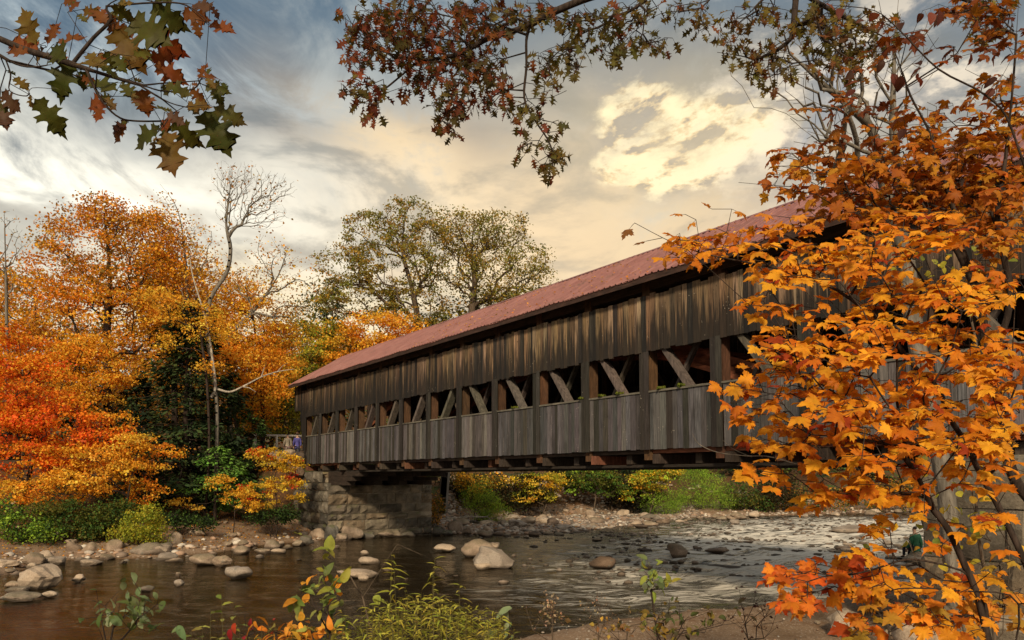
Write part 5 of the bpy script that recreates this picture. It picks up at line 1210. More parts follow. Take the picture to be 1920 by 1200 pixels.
def near_tree(name, label, cat, stems, leafpts, ldir, lnrm, size, cols, tm, r0, rt=.0011, bf=.25, mat='leaf_near', bark='bark_dark', group=None, pet=.35, k=6, wob=.03, wig=.05, p_=2.3, extra=None):
    SN, sp = stem_nodes(stems); off = SN[0].copy(); root = empty(name, tuple(off)); tag(root, label, cat, group)
    dr = ldir / np.linalg.norm(ldir, axis=1, keepdims=True); att = leafpts
    pts = att if extra is None else np.concatenate([att, extra])
    N, par = grow(SN, pts, bf, sp); N = N - off
    a, b, ra, rb, kids, R_ = skeleton(N, par, r0, rt, len(SN), wig, p_)
    # leaf stalks
    pe = att - off + dr * (size * pet)[:, None] + np.array([0, 0, -.1]) * (size * pet)[:, None]
    prisms('branches', np.concatenate([a, att - off]), np.concatenate([b, pe]), np.concatenate([ra, np.full(len(att), rt * .8)]), np.concatenate([rb, np.full(len(att), rt * .5)]), M[bark], root, k)
    leaves('leaves', tm, pe, lnrm, dr, size, cols, M[mat], root, wob); return root
# --- the orange maple on the right
def sprays(L, dens, Yf, tiltk=.0):
    pts = []; br = []
    for s_ in L:
        cx, cy, rx, ry = s_[:4]; pal = s_[4] if len(s_) > 4 else 0; dk = s_[5] if len(s_) > 5 else 1
        ry *= .8; n = max(3, int(rx * ry * math.pi / 1000 * dens * dk * (.78 if cy > 870 else 1.05))); Y0 = Yf(cx, cy) + random.uniform(-.25, .25)
        for _ in range(n):
            a = random.uniform(0, 6.28); r_ = math.sqrt(random.random())
            x = cx + rx * r_ * math.cos(a); yy = r_ * math.sin(a)
            Y = Y0 + yy * .28 + random.uniform(-.08, .08)     # a spray is a flat fan: its far side sits a little higher in view
            if math.hypot(x - 1722, cy - yy * ry - 1002) < 38: continue
            pts.append(P(x, cy - yy * ry + random.uniform(-6, 6), Y)); br.append(pal)
    return np.array(pts), np.array(br)
SP = [(1330, 475, 95, 28), (1300, 450, 45, 25), (1420, 450, 120, 34), (1500, 420, 60, 28), (1545, 500, 130, 50, 1), (1480, 510, 60, 30, 1), (1640, 470, 110, 52), (1480, 590, 62, 38), (1440, 560, 50, 24), (1720, 430, 120, 55), (1660, 560, 120, 42), (1830, 540, 95, 60),
      (1570, 655, 120, 40), (1480, 690, 80, 34), (1385, 735, 48, 26), (1710, 640, 120, 48), (1860, 640, 70, 60), (1540, 745, 120, 38), (1430, 770, 60, 26), (1680, 740, 120, 46), (1500, 815, 95, 34), (1625, 835, 110, 40), (1790, 800, 110, 60), (1890, 760, 50, 80),
      (1440, 885, 46, 34, 1), (1560, 895, 90, 44, 1), (1690, 895, 95, 44), (1850, 880, 75, 46), (1540, 945, 46, 18), (1660, 985, 40, 28), (1600, 700, 60, 20), (1770, 700, 60, 30),
      (1500, 1075, 58, 28, 2, 1.5), (1525, 1115, 46, 22, 2, 1.5), (1475, 1070, 34, 16, 2, 1.5), (1500, 1125, 34, 16, 2, 1.3), (1590, 1060, 70, 34, 2, 1.5), (1620, 1100, 60, 22, 0, 1.3), (1640, 1030, 50, 22), (1680, 1080, 90, 30), (1760, 1020, 50, 18), (1800, 980, 40, 14), (1780, 1095, 50, 22, 1), (1690, 1150, 90, 30, 3), (1790, 1160, 100, 36), (1880, 1140, 60, 50, 3), (1880, 960, 40, 40, 1, .5), (1900, 1040, 40, 30, 3, .5), (1640, 1180, 60, 20, 3), (1600, 930, 80, 24, 0, .5), (1740, 940, 70, 26, 0, .6), (1720, 1130, 90, 24, 3), (1850, 1080, 60, 40, 1, .7), (1480, 640, 70, 24), (1620, 600, 80, 24), (1740, 540, 90, 34), (1880, 690, 50, 50), (1770, 610, 80, 30), (1640, 790, 90, 26), (1850, 820, 70, 34), (1590, 470, 80, 30)]
pts, br = sprays(SP, 4.1, lambda x, y: 3.15 + (1920 - x) / 2600 + max(0, (700 - y)) / 1400)
n = len(pts)
PAL = {0: [(.64, .27, .018), (.56, .20, .014), (.68, .33, .022), (.46, .14, .012), (.62, .30, .02)], 1: [(.68, .33, .022), (.66, .27, .018), (.58, .21, .016)], 2: [(.56, .13, .02), (.60, .18, .018), (.48, .10, .02), (.62, .25, .025)], 3: [(.60, .25, .03), (.45, .24, .03), (.70, .24, .02), (.34, .22, .03)]}
cols = np.array([PAL[b][random.randrange(len(PAL[b]))] for b in br]) * rng.normal(1, .10, (n, 1))
dk = rng.random(n) < .04; cols[dk] = (.30, .05, .012)
out_ = np.array([-1.0, -.15, -.30]) + rng.normal(0, .42, (n, 3)) * [1, 1, .55]
nr_ = np.array([-.1, -.42, .9]) + rng.normal(0, .30, (n, 3))
stA = [(None, [(1960, 1508, 3.1), (1880, 1300, 3.1), (1833, 1120, 3.1), (1804, 1049, 3.1), (1776, 990, 3.1), (1745, 950, 3.15), (1728, 927, 3.2), (1640, 890, 3.25), (1560, 862, 3.3)]),
       (0, [(1850, 1180, 3.1), (1847, 1133, 3.1), (1815, 1079, 3.1), (1787, 1065, 3.1), (1760, 1057, 3.1), (1700, 1049, 3.15), (1633, 1069, 3.2), (1573, 1080, 3.2), (1520, 1072, 3.25)]),
       (0, [(1880, 1300, 3.1), (1910, 1133, 3.0), (1806, 1108, 3.0), (1698, 1103, 3.0), (1660, 1111, 3.05), (1600, 1122, 3.1)]),
       (0, [(1940, 1450, 3.1), (1950, 1200, 3.15), (1935, 1090, 3.2), (1881, 967, 3.3), (1835, 882, 3.35), (1807, 825, 3.4), (1782, 786, 3.4), (1760, 733, 3.4), (1717, 690, 3.4), (1667, 627, 3.45), (1607, 570, 3.5), (1540, 530, 3.55), (1440, 500, 3.6), (1330, 478, 3.6), (1262, 455, 3.6), (1190, 418, 3.6)]),
       (0, [(1790, 800, 3.4), (1760, 760, 3.4), (1713, 743, 3.4), (1660, 728, 3.4), (1587, 725, 3.4), (1500, 728, 3.4), (1420, 745, 3.4)]),
       (0, [(1750, 955, 3.15), (1690, 850, 3.2), (1620, 825, 3.2), (1520, 815, 3.25)])]
# lone twigs that stick out past the leaves
twx = np.array([P(1183, 417, 3.62), P(1200, 455, 3.62), P(1345, 395, 3.6), P(1360, 388, 3.6), P(1395, 395, 3.6)])
pts = np.concatenate([pts, [P(1185, 423, 3.6), P(1212, 452, 3.6), P(1285, 402, 3.6), P(1305, 412, 3.6), P(1335, 392, 3.6), P(1372, 392, 3.6), P(1455, 405, 3.55), P(1480, 408, 3.55), P(1250, 470, 3.6)]])
m9 = len(pts) - n; cols = np.concatenate([cols, [(.22, .10, .03), (.25, .12, .04)] + [(.55, .22, .03)] * (m9 - 2)]); out_ = np.concatenate([out_, np.array([(-.5, 0, -.6), (-1, 0, -.2), (-1, 0, .1), (-.6, 0, -.5), (-.8, 0, .5), (1, 0, -.3), (-1, 0, .2), (1, 0, .2), (-.3, 0, -1)])]); nr_ = np.concatenate([nr_, np.array([(-.3, -.4, .9)] * m9) + rng.normal(0, .15, (m9, 3))]); n = len(pts)
near_tree('maple_tree', 'orange maple in the near right foreground, its leaves covering the right end of the bridge', 'tree', stA, pts, out_, nr_, rng.uniform(.044, .080, n), cols, MAPT, .021, rt=.0015, p_=2.0)
# --- the second maple, higher and darker
SP2 = [(1500, 290, 60, 26), (1470, 330, 40, 16), (1550, 310, 80, 30), (1610, 335, 90, 30), (1740, 300, 120, 44), (1860, 290, 80, 60), (1540, 215, 60, 22, 1, .5), (1640, 195, 75, 38, 1, .5), (1760, 220, 90, 44, 0, .8), (1870, 190, 66, 60, 0), (1610, 110, 60, 34, 1, .4), (1690, 60, 50, 30, 1, .7),
       (1880, 60, 55, 60, 1), (1800, 370, 120, 48), (1650, 385, 100, 28), (1520, 355, 70, 20), (1790, 100, 50, 30, 1, .5), (1860, 420, 70, 60), (1720, 350, 60, 30), (1440, 345, 25, 10), (1590, 260, 60, 20, 1, .7), (1700, 250, 80, 30), (1830, 10, 80, 30, 1), (1880, 500, 50, 60), (1700, 385, 110, 30), (1620, 360, 80, 22), (1800, 430, 90, 30), (1690, 330, 90, 30), (1780, 340, 100, 30), (1880, 350, 60, 50), (1560, 400, 60, 22), (1740, 390, 110, 34), (1850, 330, 90, 40), (1900, 420, 50, 60), (1660, 300, 80, 26), (1780, 270, 90, 30), (1890, 240, 50, 40)]
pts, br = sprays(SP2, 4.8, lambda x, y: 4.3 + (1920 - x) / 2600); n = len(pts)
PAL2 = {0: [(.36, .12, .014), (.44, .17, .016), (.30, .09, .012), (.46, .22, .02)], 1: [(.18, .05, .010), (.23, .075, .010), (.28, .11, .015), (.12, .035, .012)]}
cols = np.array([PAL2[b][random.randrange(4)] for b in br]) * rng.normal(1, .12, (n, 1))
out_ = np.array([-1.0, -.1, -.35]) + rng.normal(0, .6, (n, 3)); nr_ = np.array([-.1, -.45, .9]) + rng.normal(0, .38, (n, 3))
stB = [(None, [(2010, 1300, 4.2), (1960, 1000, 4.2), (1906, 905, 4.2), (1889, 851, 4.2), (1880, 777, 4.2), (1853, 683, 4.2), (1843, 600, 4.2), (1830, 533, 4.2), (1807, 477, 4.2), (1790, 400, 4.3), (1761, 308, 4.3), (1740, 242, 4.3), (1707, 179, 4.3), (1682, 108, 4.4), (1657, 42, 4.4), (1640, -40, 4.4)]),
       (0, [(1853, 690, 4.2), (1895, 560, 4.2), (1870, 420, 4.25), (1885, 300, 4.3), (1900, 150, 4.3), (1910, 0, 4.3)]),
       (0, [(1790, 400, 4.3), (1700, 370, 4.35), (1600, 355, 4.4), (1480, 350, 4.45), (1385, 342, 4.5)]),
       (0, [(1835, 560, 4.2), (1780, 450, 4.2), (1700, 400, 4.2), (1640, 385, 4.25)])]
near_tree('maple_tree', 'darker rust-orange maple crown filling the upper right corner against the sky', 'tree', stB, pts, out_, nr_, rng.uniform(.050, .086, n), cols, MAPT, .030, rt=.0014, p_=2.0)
# dark oval leaves of a beech in the upper right
bp_ = [(1690, 130), (1710, 120), (1725, 128), (1738, 122), (1716, 140), (1670, 130), (1652, 150), (1612, 165), (1600, 130), (1625, 40), (1655, 30), (1730, 20), (1760, 8), (1780, 15), (1880, 140), (1905, 95), (1870, 160), (1810, 130), (1690, 40), (1568, 25), (1575, 12), (1660, 105), (1700, 235), (1700, 165), (1620, 150), (1745, 15), (1650, 20)]
pts = np.array([P(x, y, 3.9 + random.uniform(-.2, .2)) for x, y in bp_]); n = len(pts)
near_tree('beech_sapling', 'sapling with dark maroon oval leaves in the upper right corner', 'tree', [(None, [(2050, 1350, 3.9), (2000, 900, 3.9), (1965, 500, 3.9), (1900, 250, 3.9), (1850, 180, 3.9), (1760, 130, 3.9), (1690, 60, 3.9), (1640, 20, 3.9), (1560, 10, 3.9)])], pts,
          rng.normal(0, .7, (n, 3)) + [-.4, 0, -.5], rng.normal(0, .3, (n, 3)) + [0, -.8, .5], rng.uniform(.06, .085, n), pick_cols([(.10, .03, .02), (.16, .05, .03), (.07, .03, .02)], n), [tmpl_ovate(.34, .2), tmpl_ovate(.3, .4)], .006)
# grey slender tree in front of the near abutment with its bare upper twigs
ex = np.concatenate([np.array([P(random.gauss(1560, 70), random.gauss(190, 60), 10 + random.uniform(-1, 1)) for _ in range(110)]), np.array([P(random.uniform(1480, 1760), random.uniform(20, 330), 10 + random.uniform(-1, 1)) for _ in range(130)])])
pts = np.array([P(random.gauss(1560, 60), random.gauss(90, 50), 10 + random.uniform(-.8, .8)) for _ in range(70)]); n = len(pts)
near_tree('grey_tree', 'slender grey-barked tree rising in front of the right abutment with bare twigs at the top', 'tree', [(None, [(1792, 1130, 11), (1786, 1060, 11), (1778, 960, 11), (1765, 870, 11), (1752, 800, 11), (1730, 700, 11), (1712, 600, 11), (1700, 500, 11), (1690, 380, 10.8), (1675, 258, 10.6), (1677, 100, 10.5), (1690, -60, 10.4)]),
          (0, [(1700, 500, 11), (1670, 400, 10.8), (1640, 260, 10.6), (1607, 212, 10.4), (1540, 154, 10.2), (1480, 100, 10)])], pts, rng.normal(0, 1, (n, 3)), rng.normal(0, .5, (n, 3)) + [0, -.3, 1], rng.uniform(.09, .14, n), pick_cols([(.12, .10, .02), (.22, .10, .02)], n), OAKT, .13, rt=.0035, bark='bark_grey', extra=ex, bf=.5)
# yellow-green small leaved vine and twigs low at the right
pts = np.array([P(random.choice((random.gauss(1740, 50), random.gauss(1830, 40))), random.gauss(500, 30), 6 + random.uniform(-.4, .4)) for _ in range(90)] + [P(random.gauss(1800, 60), random.gauss(960, 60), 5 + random.uniform(-.3, .3)) for _ in range(60)]); n = len(pts)
near_tree('vine', 'small-leaved yellow-green vine climbing among the foreground maple stems', 'vine', [(None, [(1880, 1380, 5.2), (1860, 1150, 5.2), (1830, 960, 5.2), (1850, 800, 5.5), (1830, 640, 5.8), (1790, 510, 6), (1720, 490, 6)])], pts, rng.normal(0, 1, (n, 3)) + [0, 0, -.5], rng.normal(0, .5, (n, 3)) + [0, -.6, .6], rng.uniform(.05, .08, n), pick_cols([(.40, .34, .04), (.22, .24, .04), (.55, .33, .03)], n), [tmpl_ovate(.36, .3)], .012, bark='bark')
def twigs(name, label, Y, base, tips, r0=.008, cat='shrub', bark='bark_dark', group=None, n_leaf=0, pal=None, tm=None, size=.05, rt=.0012, bf=.5, mid=None):
    tp = np.array([P(x, y, Y + random.uniform(-.25, .25)) for x, y in tips]); k = len(tp); SN = [(None, [(base[0], base[1], Y), mid or ((base[0] * .7 + tips[0][0] * .3), (base[1] * .7 + tips[0][1] * .3)) + (Y,), (tips[0][0], tips[0][1], Y)])]
    if mid: SN = [(None, [(base[0], base[1], Y), (mid[0], mid[1], Y), (tips[0][0], tips[0][1], Y)])]
    S, sp = stem_nodes(SN); off = S[0].copy(); root = empty(name, tuple(off)); tag(root, label, cat, group)
    N, par = grow(S, tp[1:], bf, sp); N = N - off; a, b, ra, rb, kids, R_ = skeleton(N, par, r0, rt, len(S), .05); prisms('stems', a, b, ra, rb, M[bark], root, 5)
    if n_leaf:
        cand = [i for i in range(len(N)) if (i >= len(S) or i > len(S) * .55)]; idx = rng.choice(cand, n_leaf); pos = N[idx] + rng.normal(0, .012, (n_leaf, 3))
        leaves('leaves', tm, pos, rng.normal(0, .4, (n_leaf, 3)) + [0, -.35, .9], rng.normal(0, .8, (n_leaf, 3)) + [0, 0, -.1], size * rng.uniform(.6, 1.3, n_leaf), pick_cols(pal, n_leaf, .14), M['leaf_near'], root, .03)
    return root
def fan_tips(cx, cy, rx, ry, n): return [(cx + random.gauss(0, rx * .5), cy + random.gauss(0, ry * .5)) for _ in range(n)]
twigs('shrub', 'leafless brown twiggy shrub between the maple stems at lower right', 5.2, (1850, 1330), [(1800, 1020)] + fan_tips(1810, 1110, 110, 90, 90), .012, bark='bark')
twigs('shrub', 'thin brown twigs rising left of the lower right corner', 4.6, (1700, 1400), [(1650, 1080)] + fan_tips(1690, 1150, 90, 50, 40), .008, bark='bark')
# --- top centre oak branch
def cloud_px(L, dens, Y, dY=.35):
    o = []
    for cx, cy, rx, ry in L:
        for _ in range(max(2, int(rx * ry * math.pi / 100 * dens))):
            a = random.uniform(0, 6.28); r_ = math.sqrt(random.random()); o.append(P(cx + rx * r_ * math.cos(a), cy + ry * r_ * math.sin(a), Y + random.uniform(-dY, dY)))
    return np.array(o)
C1 = [(690, 45, 48, 42), (760, 30, 60, 42), (840, 40, 60, 45), (920, 30, 60, 36), (1000, 20, 40, 24), (680, 100, 34, 30), (745, 90, 40, 34), (690, 165, 36, 32), (655, 160, 18, 12), (700, 205, 16, 14), (800, 100, 46, 36), (780, 150, 40, 24), (860, 130, 46, 40), (840, 200, 34, 32), (845, 235, 18, 18), (880, 180, 36, 26), (930, 165, 30, 42),
      (905, 110, 40, 34), (965, 215, 22, 16), (990, 200, 16, 16), (1020, 110, 24, 22), (1025, 155, 18, 22), (1070, 90, 30, 24), (1080, 130, 18, 12), (1100, 45, 50, 30), (1170, 50, 40, 34), (1140, 90, 26, 18), (1230, 75, 34, 20), (1190, 15, 50, 14), (1290, 15, 44, 16), (1320, 50, 20, 14), (1015, 215, 16, 14), (1000, 275, 26, 18), (1045, 285, 24, 22), (1025, 312, 24, 14), (978, 280, 12, 10), (1045, 235, 14, 12)]
pts = cloud_px(C1, 1.25, 7); n = len(pts)
cc = pick_cols([(.12, .035, .018), (.17, .05, .02), (.10, .075, .018), (.075, .06, .02), (.20, .07, .02)], n, .2)
k = (pts[:, 0] > P(960, 0, 7)[0]) & (rng.random(n) < .75); cc[k] = pick_cols([(.10, .085, .02), (.14, .10, .025), (.08, .07, .02)], int(k.sum()), .2)
st = [(None, [(1420, -260, 7.4), (1250, -90, 7.2), (1160, -25, 7), (1092, 0, 7), (1033, 25, 7), (975, 54, 7), (917, 71, 7), (867, 98, 7), (833, 108, 7), (787, 115, 7), (758, 137, 7), (721, 167, 7), (690, 185, 7)]),
      (0, [(994, 46, 7), (987, 75, 7), (987, 125, 7), (983, 183, 7), (1000, 221, 7), (1025, 258, 7), (1037, 285, 7)]), (0, [(880, 85, 7), (835, 46, 7), (808, 0, 7), (790, -30, 7)]), (0, [(985, 185, 7), (1030, 183, 7), (1062, 170, 7)]), (0, [(870, 100, 7), (880, 150, 7), (860, 200, 7)]),
      (0, [(1250, -90, 7.2), (1225, -20, 7), (1190, 15, 7), (1150, 30, 7), (1050, 45, 7)]), (0, [(1300, -140, 7.2), (1330, 0, 7), (1240, 25, 7), (1200, 50, 7), (1170, 80, 7)])]
near_tree('oak_branch', 'overhanging oak branch with small maroon and olive leaves at the top centre of the sky', 'branch', st, pts, rng.normal(0, .7, (n, 3)) + [0, 0, -.75], rng.normal(0, .6, (n, 3)) + [0, -.8, .4], rng.uniform(.07, .135, n), cc, OAKS, .040, rt=.0028, mat='leaf', wob=.05, wig=.07, bf=.35, p_=2.0)
C2 = [(1380, 85, 26, 30), (1360, 60, 16, 16), (1420, 120, 34, 26), (1450, 90, 26, 26), (1440, 150, 26, 18), (1400, 30, 36, 22), (1450, 20, 30, 22), (1520, 40, 44, 30), (1560, 20, 40, 26), (1570, 70, 34, 30), (1480, 130, 22, 16), (1590, 120, 30, 30), (1640, 60, 50, 40), (1850, 30, 50, 40), (1540, 110, 30, 24)]
pts = cloud_px(C2, .95, 7.5); n = len(pts)
st = [(None, [(1560, -260, 7.8), (1500, -60, 7.6), (1492, 0, 7.5), (1486, 60, 7.5), (1470, 85, 7.5), (1420, 110, 7.5), (1390, 105, 7.5), (1345, 98, 7.5)]), (0, [(1492, -20, 7.5), (1560, 20, 7.5), (1640, 60, 7.5)]), (0, [(1500, -60, 7.6), (1440, -10, 7.5), (1400, 30, 7.5)]), (0, [(1540, -120, 7.8), (1700, -40, 7.6), (1840, 10, 7.5)])]
near_tree('oak_branch', 'overhanging oak branch with olive leaves between the top centre branch and the rust maple crown', 'branch', st, pts, rng.normal(0, .7, (n, 3)) + [0, 0, -.75], rng.normal(0, .6, (n, 3)) + [0, -.8, .4], rng.uniform(.08, .14, n), pick_cols([(.12, .10, .02), (.16, .12, .025), (.14, .06, .02), (.09, .07, .02)], n, .2), OAKS, .05, rt=.0028, mat='leaf', wob=.05, wig=.07, bf=.35, p_=2.0)
# --- top left oak branch: base and tip of each big leaf in an enlarged (x2.4) view of the photo's corner
LV = [(180, 235, 10, 150, 0), (165, 200, 90, 30, 1), (130, 240, 20, 220, 0), (255, 195, 385, 155, 0), (215, 200, 255, 90, 0), (330, 275, 235, 425, 2), (345, 285, 455, 290, 1), (300, 265, 215, 200, 2), (200, 215, 150, 290, 1), (390, 320, 355, 405, 2), (400, 370, 525, 400, 2), (470, 455, 385, 480, 0), (462, 462, 430, 548, 0), (470, 440, 523, 495, 1),
      (500, 95, 560, 180, 0), (500, 30, 610, 90, 2), (560, 60, 540, -10, 2), (590, 95, 790, 200, 2), (690, 150, 800, 240, 0), (690, 10, 815, 130, 2), (700, 5, 790, -20, 2), (820, 60, 945, 85, 0), (880, 95, 900, 172, 0), (945, 110, 1052, 130, 0), (515, 130, 650, 320, 1), (520, 250, 560, 320, 2), (600, 250, 690, 230, 1), (470, 230, 530, 310, 2), (680, 260, 790, 245, 0),
      (700, 290, 825, 355, 0), (690, 280, 660, 200, 1), (895, 355, 930, 278, 0), (900, 350, 988, 322, 0), (560, 380, 600, 435, 2), (590, 360, 655, 370, 2), (640, 400, 665, 520, 0), (610, 430, 690, 450, 1), (740, 380, 865, 430, 2), (860, 400, 905, 445, 0), (925, 385, 1032, 412, 2), (955, 400, 1005, 462, 2), (155, 445, 300, 582, 2), (65, 350, 130, 400, 1),
      (10, 410, 85, 500, 3), (5, 470, 25, 575, 3), (575, 545, 500, 575, 3), (570, 550, 510, 640, 0), (720, 565, 600, 665, 2), (742, 590, 795, 835, 1), (780, 530, 872, 655, 2), (790, 510, 740, 600, 0), (920, 500, 1045, 700, 2), (960, 480, 1110, 555, 2), (840, 480, 950, 470, 1), (700, 490, 760, 470, 2), (750, 510, 835, 560, 3), (285, 15, 350, -10, 0), (310, 50, 360, 5, 0), (375, 45, 450, 65, 1), (395, 240, 470, 300, 1), (450, 300, 540, 350, 2), (245, 320, 330, 330, 2), (870, 20, 960, 40, 3), (950, 30, 990, 75, 3), (420, 40, 470, 70, 0)]
sc_ = 2.4; Yo = 3.0; bs = []; tp_ = []; ci = []
for bx, by, tx, ty, c_ in LV:
    Yb = Yo + random.uniform(-.25, .25); bs.append(P(bx / sc_, by / sc_, Yb)); tp_.append(P(tx / sc_, ty / sc_, Yb + random.uniform(-.05, .05))); ci.append(c_)
for bx, by, tx, ty, c_ in list(LV):
    if random.random() < .75:
        Yb = Yo + random.uniform(-.1, .35); jx, jy = random.uniform(-45, 45), random.uniform(-40, 30); a_ = random.uniform(-.9, .9); vx, vy = tx - bx, ty - by; f_ = random.uniform(.45, .75) * min(1, 110 / math.hypot(vx, vy))
        wx2, wy2 = vx * math.cos(a_) - vy * math.sin(a_), vx * math.sin(a_) + vy * math.cos(a_); bs.append(P((bx + jx) / sc_, (by + jy) / sc_, Yb)); tp_.append(P((bx + jx + wx2 * f_) / sc_, (by + jy + wy2 * f_) / sc_, Yb)); ci.append(random.choice((0, 1, 2, 2, c_)))
bs, tp_ = np.array(bs), np.array(tp_); n = len(bs); L_ = np.linalg.norm(tp_ - bs, axis=1); dr = tp_ - bs
pc = {0: [(.17, .045, .010), (.14, .05, .010)], 1: [(.12, .075, .012), (.09, .085, .014)], 2: [(.060, .062, .009), (.045, .052, .008)], 3: [(.05, .018, .010), (.08, .04, .02)]}
cc = np.array([pc[c_][random.randrange(2)] for c_ in ci])
st = [(None, [(-260, -40, 3.1), (-120, 20, 3.05), (0, 73, 3), (50, 94, 3), (104, 110, 3), (162, 129, 3), (217, 146, 3), (267, 160, 3), (308, 171, 3), (362, 167, 3), (378, 145, 3)]), (0, [(162, 131, 3), (179, 167, 3), (196, 196, 3), (225, 221, 3), (258, 227, 3), (308, 227, 3)]), (0, [(262, 160, 3), (317, 192, 3), (367, 204, 3), (392, 206, 3)]),
      (0, [(137, 118, 3), (175, 71, 3), (208, 37, 3), (200, 12, 3), (240, -10, 3)]), (0, [(-120, 20, 3.05), (0, 104, 3), (50, 125, 3), (96, 121, 3)]), (0, [(10, 110, 3), (20, 140, 3), (18, 170, 3), (50, 180, 3), (60, 165, 3), (105, 167, 3)]), (0, [(200, 12, 3), (290, 5, 3), (350, 10, 3), (400, 50, 3)])]
size = np.minimum(L_ * .98, 78 * Yo / F); size[L_ > 95 * Yo / F] = 92 * Yo / F; base_att = bs - dr / L_[:, None] * (size * .12)[:, None]
near_tree('oak_branch', 'overhanging red oak branch with large pointed green and rust leaves in the upper left corner', 'branch', st, base_att, dr, rng.normal(0, .28, (n, 3)) + [0, -1, .25], size, cc, OAKT, .016, rt=.0013, wob=.04, pet=.12, bf=.3)
# ------------------------------------------------------------------ plants along the near bank
def herb(label, Y, stems, lt, size, pal, leafn, name='goldenrod', r=.003, cat='plant', bark=None, droop=.5, start=.35, ln=None):
    """clump of upright stems; leaves set all round each stem"""
    bx, by = P(stems[0][0], 1000, Y)[:2]; g0 = gz1(bx, by); root = empty(name, (bx, by, g0)); tag(root, label, cat); off = np.array([bx, by, g0]); mb = MB(); pos = []; drs = []; szs = []
    for (tx, ty, bdx) in stems:
        Ys = Y + random.uniform(-.35, .35); top = P(tx, ty, Ys); base = np.array([top[0] + bdx * pxm(Ys) , Ys + random.uniform(-.1, .1), 0]); base[2] = gz1(base[0], base[1]) - .02
        c1 = base + (top - base) * .55 + np.array([random.uniform(-.03, .03), random.uniform(-.05, .05), 0]); pl_ = catmull([base, c1, top], 7); mb.tube([q - off for q in pl_], np.linspace(r, r * .35, len(pl_)), 5)
        Ls = np.linalg.norm(top - base); nl = int(leafn * random.uniform(.8, 1.2))
        for i in range(nl):
            t_ = start + (1 - start) * (i + random.random() * .5) / nl; j = min(int(t_ * (len(pl_) - 1)), len(pl_) - 2); f = t_ * (len(pl_) - 1) - j; q = pl_[j] * (1 - f) + pl_[j + 1] * f
            a = i * 2.4 + random.uniform(-.4, .4); pos.append(q - off); up = .55 if t_ < .9 else .9; drs.append((math.cos(a), math.sin(a), up - droop + random.uniform(-.2, .2))); szs.append(size * (1.15 - .45 * t_) * random.uniform(.7, 1.2))
    mb.build('stems', M[bark or 'stem'], root, True); n = len(pos); leaves('leaves', lt, np.array(pos), rng.normal(0, .25, (n, 3)) + [0, -.1, 1], np.array(drs), np.array(szs), pick_cols(pal, n, .15), M['leaf_near'], root, .03); return root
flat('stem', (.10, .085, .03), .7, .2, .3)
LAN = [tmpl_lance(.10, .55), tmpl_lance(.12, .9), tmpl_lance(.09, .3)]; GR = [(.30, .31, .04), (.38, .37, .055), (.22, .24, .035), (.46, .42, .07)]
herb('tall goldenrod clump with drooping narrow leaves at the bottom centre, two stems tallest', 4.1, [(735, 1037, 10), (738, 1050, 30), (815, 1045, -10), (812, 1060, 5), (862, 1092, 20), (790, 1110, 0), (760, 1100, 10), (835, 1115, 0)], LAN, .095, GR, 52, start=.3)
herb('bushy goldenrod mass filling the bottom edge in front of the tall goldenrod', 3.8, [(lambda x: (x, 1128 + abs(x - 790) * .22 + random.uniform(-22, 26), random.uniform(-20, 20)))(random.uniform(640, 945)) for _ in range(170)], LAN, .064, GR + [(.38, .38, .06)], 46, start=.3)
herb('low yellow-green goldenrod shoots right of the bushy mass', 3.9, [(random.uniform(880, 965), random.uniform(1160, 1195), random.uniform(-10, 10)) for _ in range(16)], LAN, .06, GR, 34)
herb('low weedy greenery along the bottom edge left of the goldenrod', 3.7, [(random.uniform(470, 680), random.uniform(1165, 1198), random.uniform(-15, 15)) for _ in range(50)], LAN, .05, [(.20, .22, .04), (.14, .15, .03), (.30, .24, .04)], 30, name='weeds')
OV_ = [tmpl_ovate(.27, .3), tmpl_ovate(.32, .15), tmpl_ovate(.24, .5)]
herb('leafy light green willow shoots left of the orange leaves at the bottom', 4.0, [(415, 1112, 20), (440, 1130, 0), (395, 1140, 10), (380, 1170, 0), (450, 1160, -5), (425, 1180, 0), (405, 1190, 0), (360, 1185, 5)], [tmpl_ovate(.2, .35)], .085, [(.22, .25, .05), (.30, .30, .07), (.16, .20, .04)], 20, name='willow_shoot', start=.4)
twigs('sapling', 'sapling with round green and orange leaves left of the goldenrod', 3.7, (640, 1420), [(608, 1075)] + fan_tips(600, 1120, 55, 45, 26), .007, n_leaf=60, pal=[(.17, .24, .06), (.22, .28, .07), (.12, .17, .05), (.60, .27, .03), (.30, .30, .05)], tm=OV_, size=.068, cat='sapling')
twigs('sapling', 'bare grey twig with a few yellow-green leaves above the round-leaved sapling', 3.9, (720, 1400), [(560, 990), (615, 1035), (625, 1060), (660, 1055), (640, 1080), (700, 1120), (745, 1020), (790, 1040)], .006, n_leaf=9, pal=[(.25, .28, .05)], tm=OV_, size=.075, cat='sapling', bark='bark', mid=(680, 1120))
twigs('shrub', 'low shrub of orange and yellow leaves at the bottom edge', 3.6, (560, 1450), [(560, 1165)] + fan_tips(560, 1185, 80, 22, 50), .006, n_leaf=95, pal=[(.62, .24, .03), (.66, .38, .05), (.30, .28, .06), (.70, .32, .04)], tm=OV_, size=.055)
twigs('shrub', 'spindly plant with crimson leaves at the bottom left of the orange shrub', 3.7, (500, 1450), [(458, 1152)] + fan_tips(480, 1178, 40, 18, 16), .005, n_leaf=14, pal=[(.22, .02, .025), (.22, .015, .02), (.40, .06, .03)], tm=OV_, size=.05)
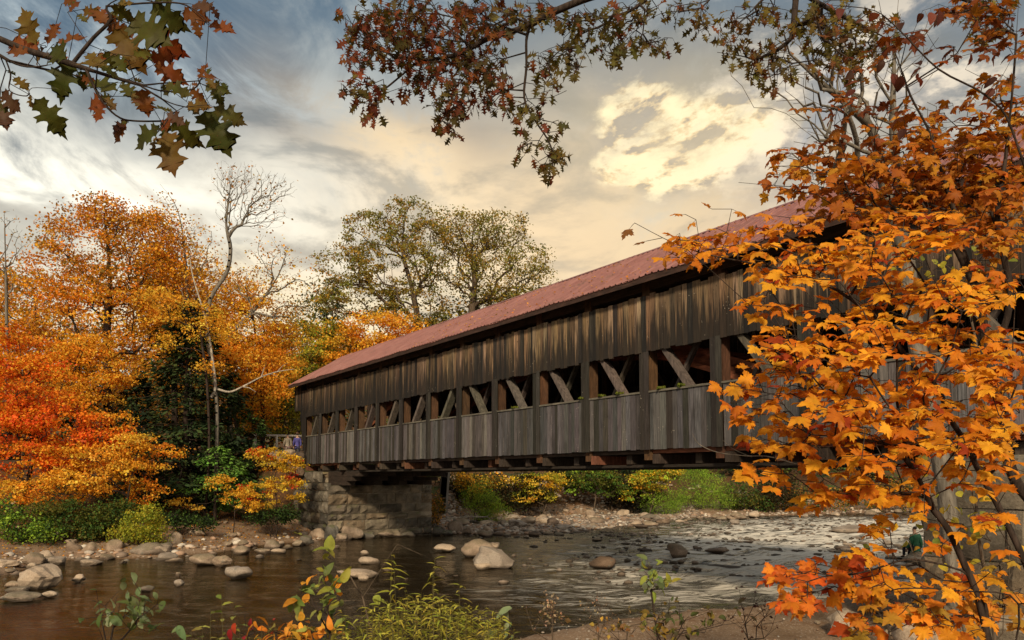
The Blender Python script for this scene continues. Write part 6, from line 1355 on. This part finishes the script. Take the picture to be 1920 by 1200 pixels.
twigs('shrub', 'dark-stemmed shrub with pale broad leaves at the lower left', 3.8, (250, 1480), [(180, 1105)] + fan_tips(250, 1150, 90, 45, 60), .007, n_leaf=64, pal=[(.14, .20, .09), (.22, .28, .15), (.10, .14, .04), (.07, .10, .03)], tm=OV_, size=.062)
twigs('shrub', 'small cluster of pale green leaves right of the goldenrod', 4.3, (960, 1400), [(955, 1140)] + fan_tips(955, 1165, 30, 28, 8), .005, n_leaf=13, pal=[(.20, .28, .14), (.26, .32, .18)], tm=OV_, size=.085)
twigs('aster', 'dried aster with tiny pale seed heads right of the pale green leaves', 4.4, (1040, 1400), [(1035, 1112)] + fan_tips(1035, 1145, 26, 34, 50), .004, n_leaf=110, pal=[(.42, .34, .22), (.30, .22, .12)], tm=DIA, size=.018, cat='plant', bark='bark')
twigs('aster', 'second dried aster, thinner and leafless, nearer the sapling', 4.6, (1125, 1400), [(1120, 1105)] + fan_tips(1125, 1140, 30, 36, 40), .004, n_leaf=40, pal=[(.35, .26, .14)], tm=DIA, size=.014, cat='plant', bark='bark')
twigs('sapling', 'slim sapling with yellow-green leaves standing before the rapids', 5.0, (1260, 1400), [(1215, 1062)] + fan_tips(1225, 1085, 38, 26, 26), .007, n_leaf=44, pal=[(.26, .32, .06), (.14, .20, .08), (.34, .34, .05), (.18, .24, .14)], tm=OV_, size=.065, cat='sapling')
twigs('shrub', 'dark leafy brush at the bottom edge below the slim sapling', 4.3, (1270, 1420), [(1240, 1130)] + fan_tips(1270, 1165, 110, 30, 60), .008, n_leaf=90, pal=[(.09, .12, .04), (.13, .14, .04), (.07, .06, .03), (.20, .15, .03)], tm=OV_, size=.05)
twigs('shrub', 'bare stems with little dark berries on the near sand bar', 4.6, (1440, 1400), [(1385, 1100)] + fan_tips(1420, 1150, 60, 44, 46), .005, n_leaf=60, pal=[(.05, .02, .02), (.10, .05, .03)], tm=DIA, size=.02)
twigs('shrub', 'brown weedy stems at the bottom between the asters and the dark brush', 4.2, (1160, 1400), [(1180, 1140)] + fan_tips(1150, 1175, 70, 24, 50), .005, n_leaf=60, pal=[(.30, .20, .08), (.18, .14, .05), (.45, .30, .05)], tm=DIA, size=.03, bark='bark')
# a long bare twig hanging before the bridge
mb = MB(); r_ = empty('bare_twig', tuple(P(1450, 860, 4.0))); tag(r_, 'long thin bare twig curving in front of the dark underside of the bridge', 'twig'); lo = np.array(r_.location)
mb.tube(catmull([P(x, y, 4) - lo for x, y in ((1298, 812), (1310, 832), (1345, 848), (1400, 855), (1450, 858), (1560, 890), (1650, 905))], 5), np.linspace(.0012, .005, 31), 5)
mb.tube(catmull([P(x, y, 4) - lo for x, y in ((1355, 825), (1375, 842), (1410, 857))], 4), .0014, 4); mb.tube(catmull([P(x, y, 4) - lo for x, y in ((1400, 825), (1415, 845), (1430, 858))], 4), .0014, 4)
mb.build('twig', M['bark_grey'], r_, True)
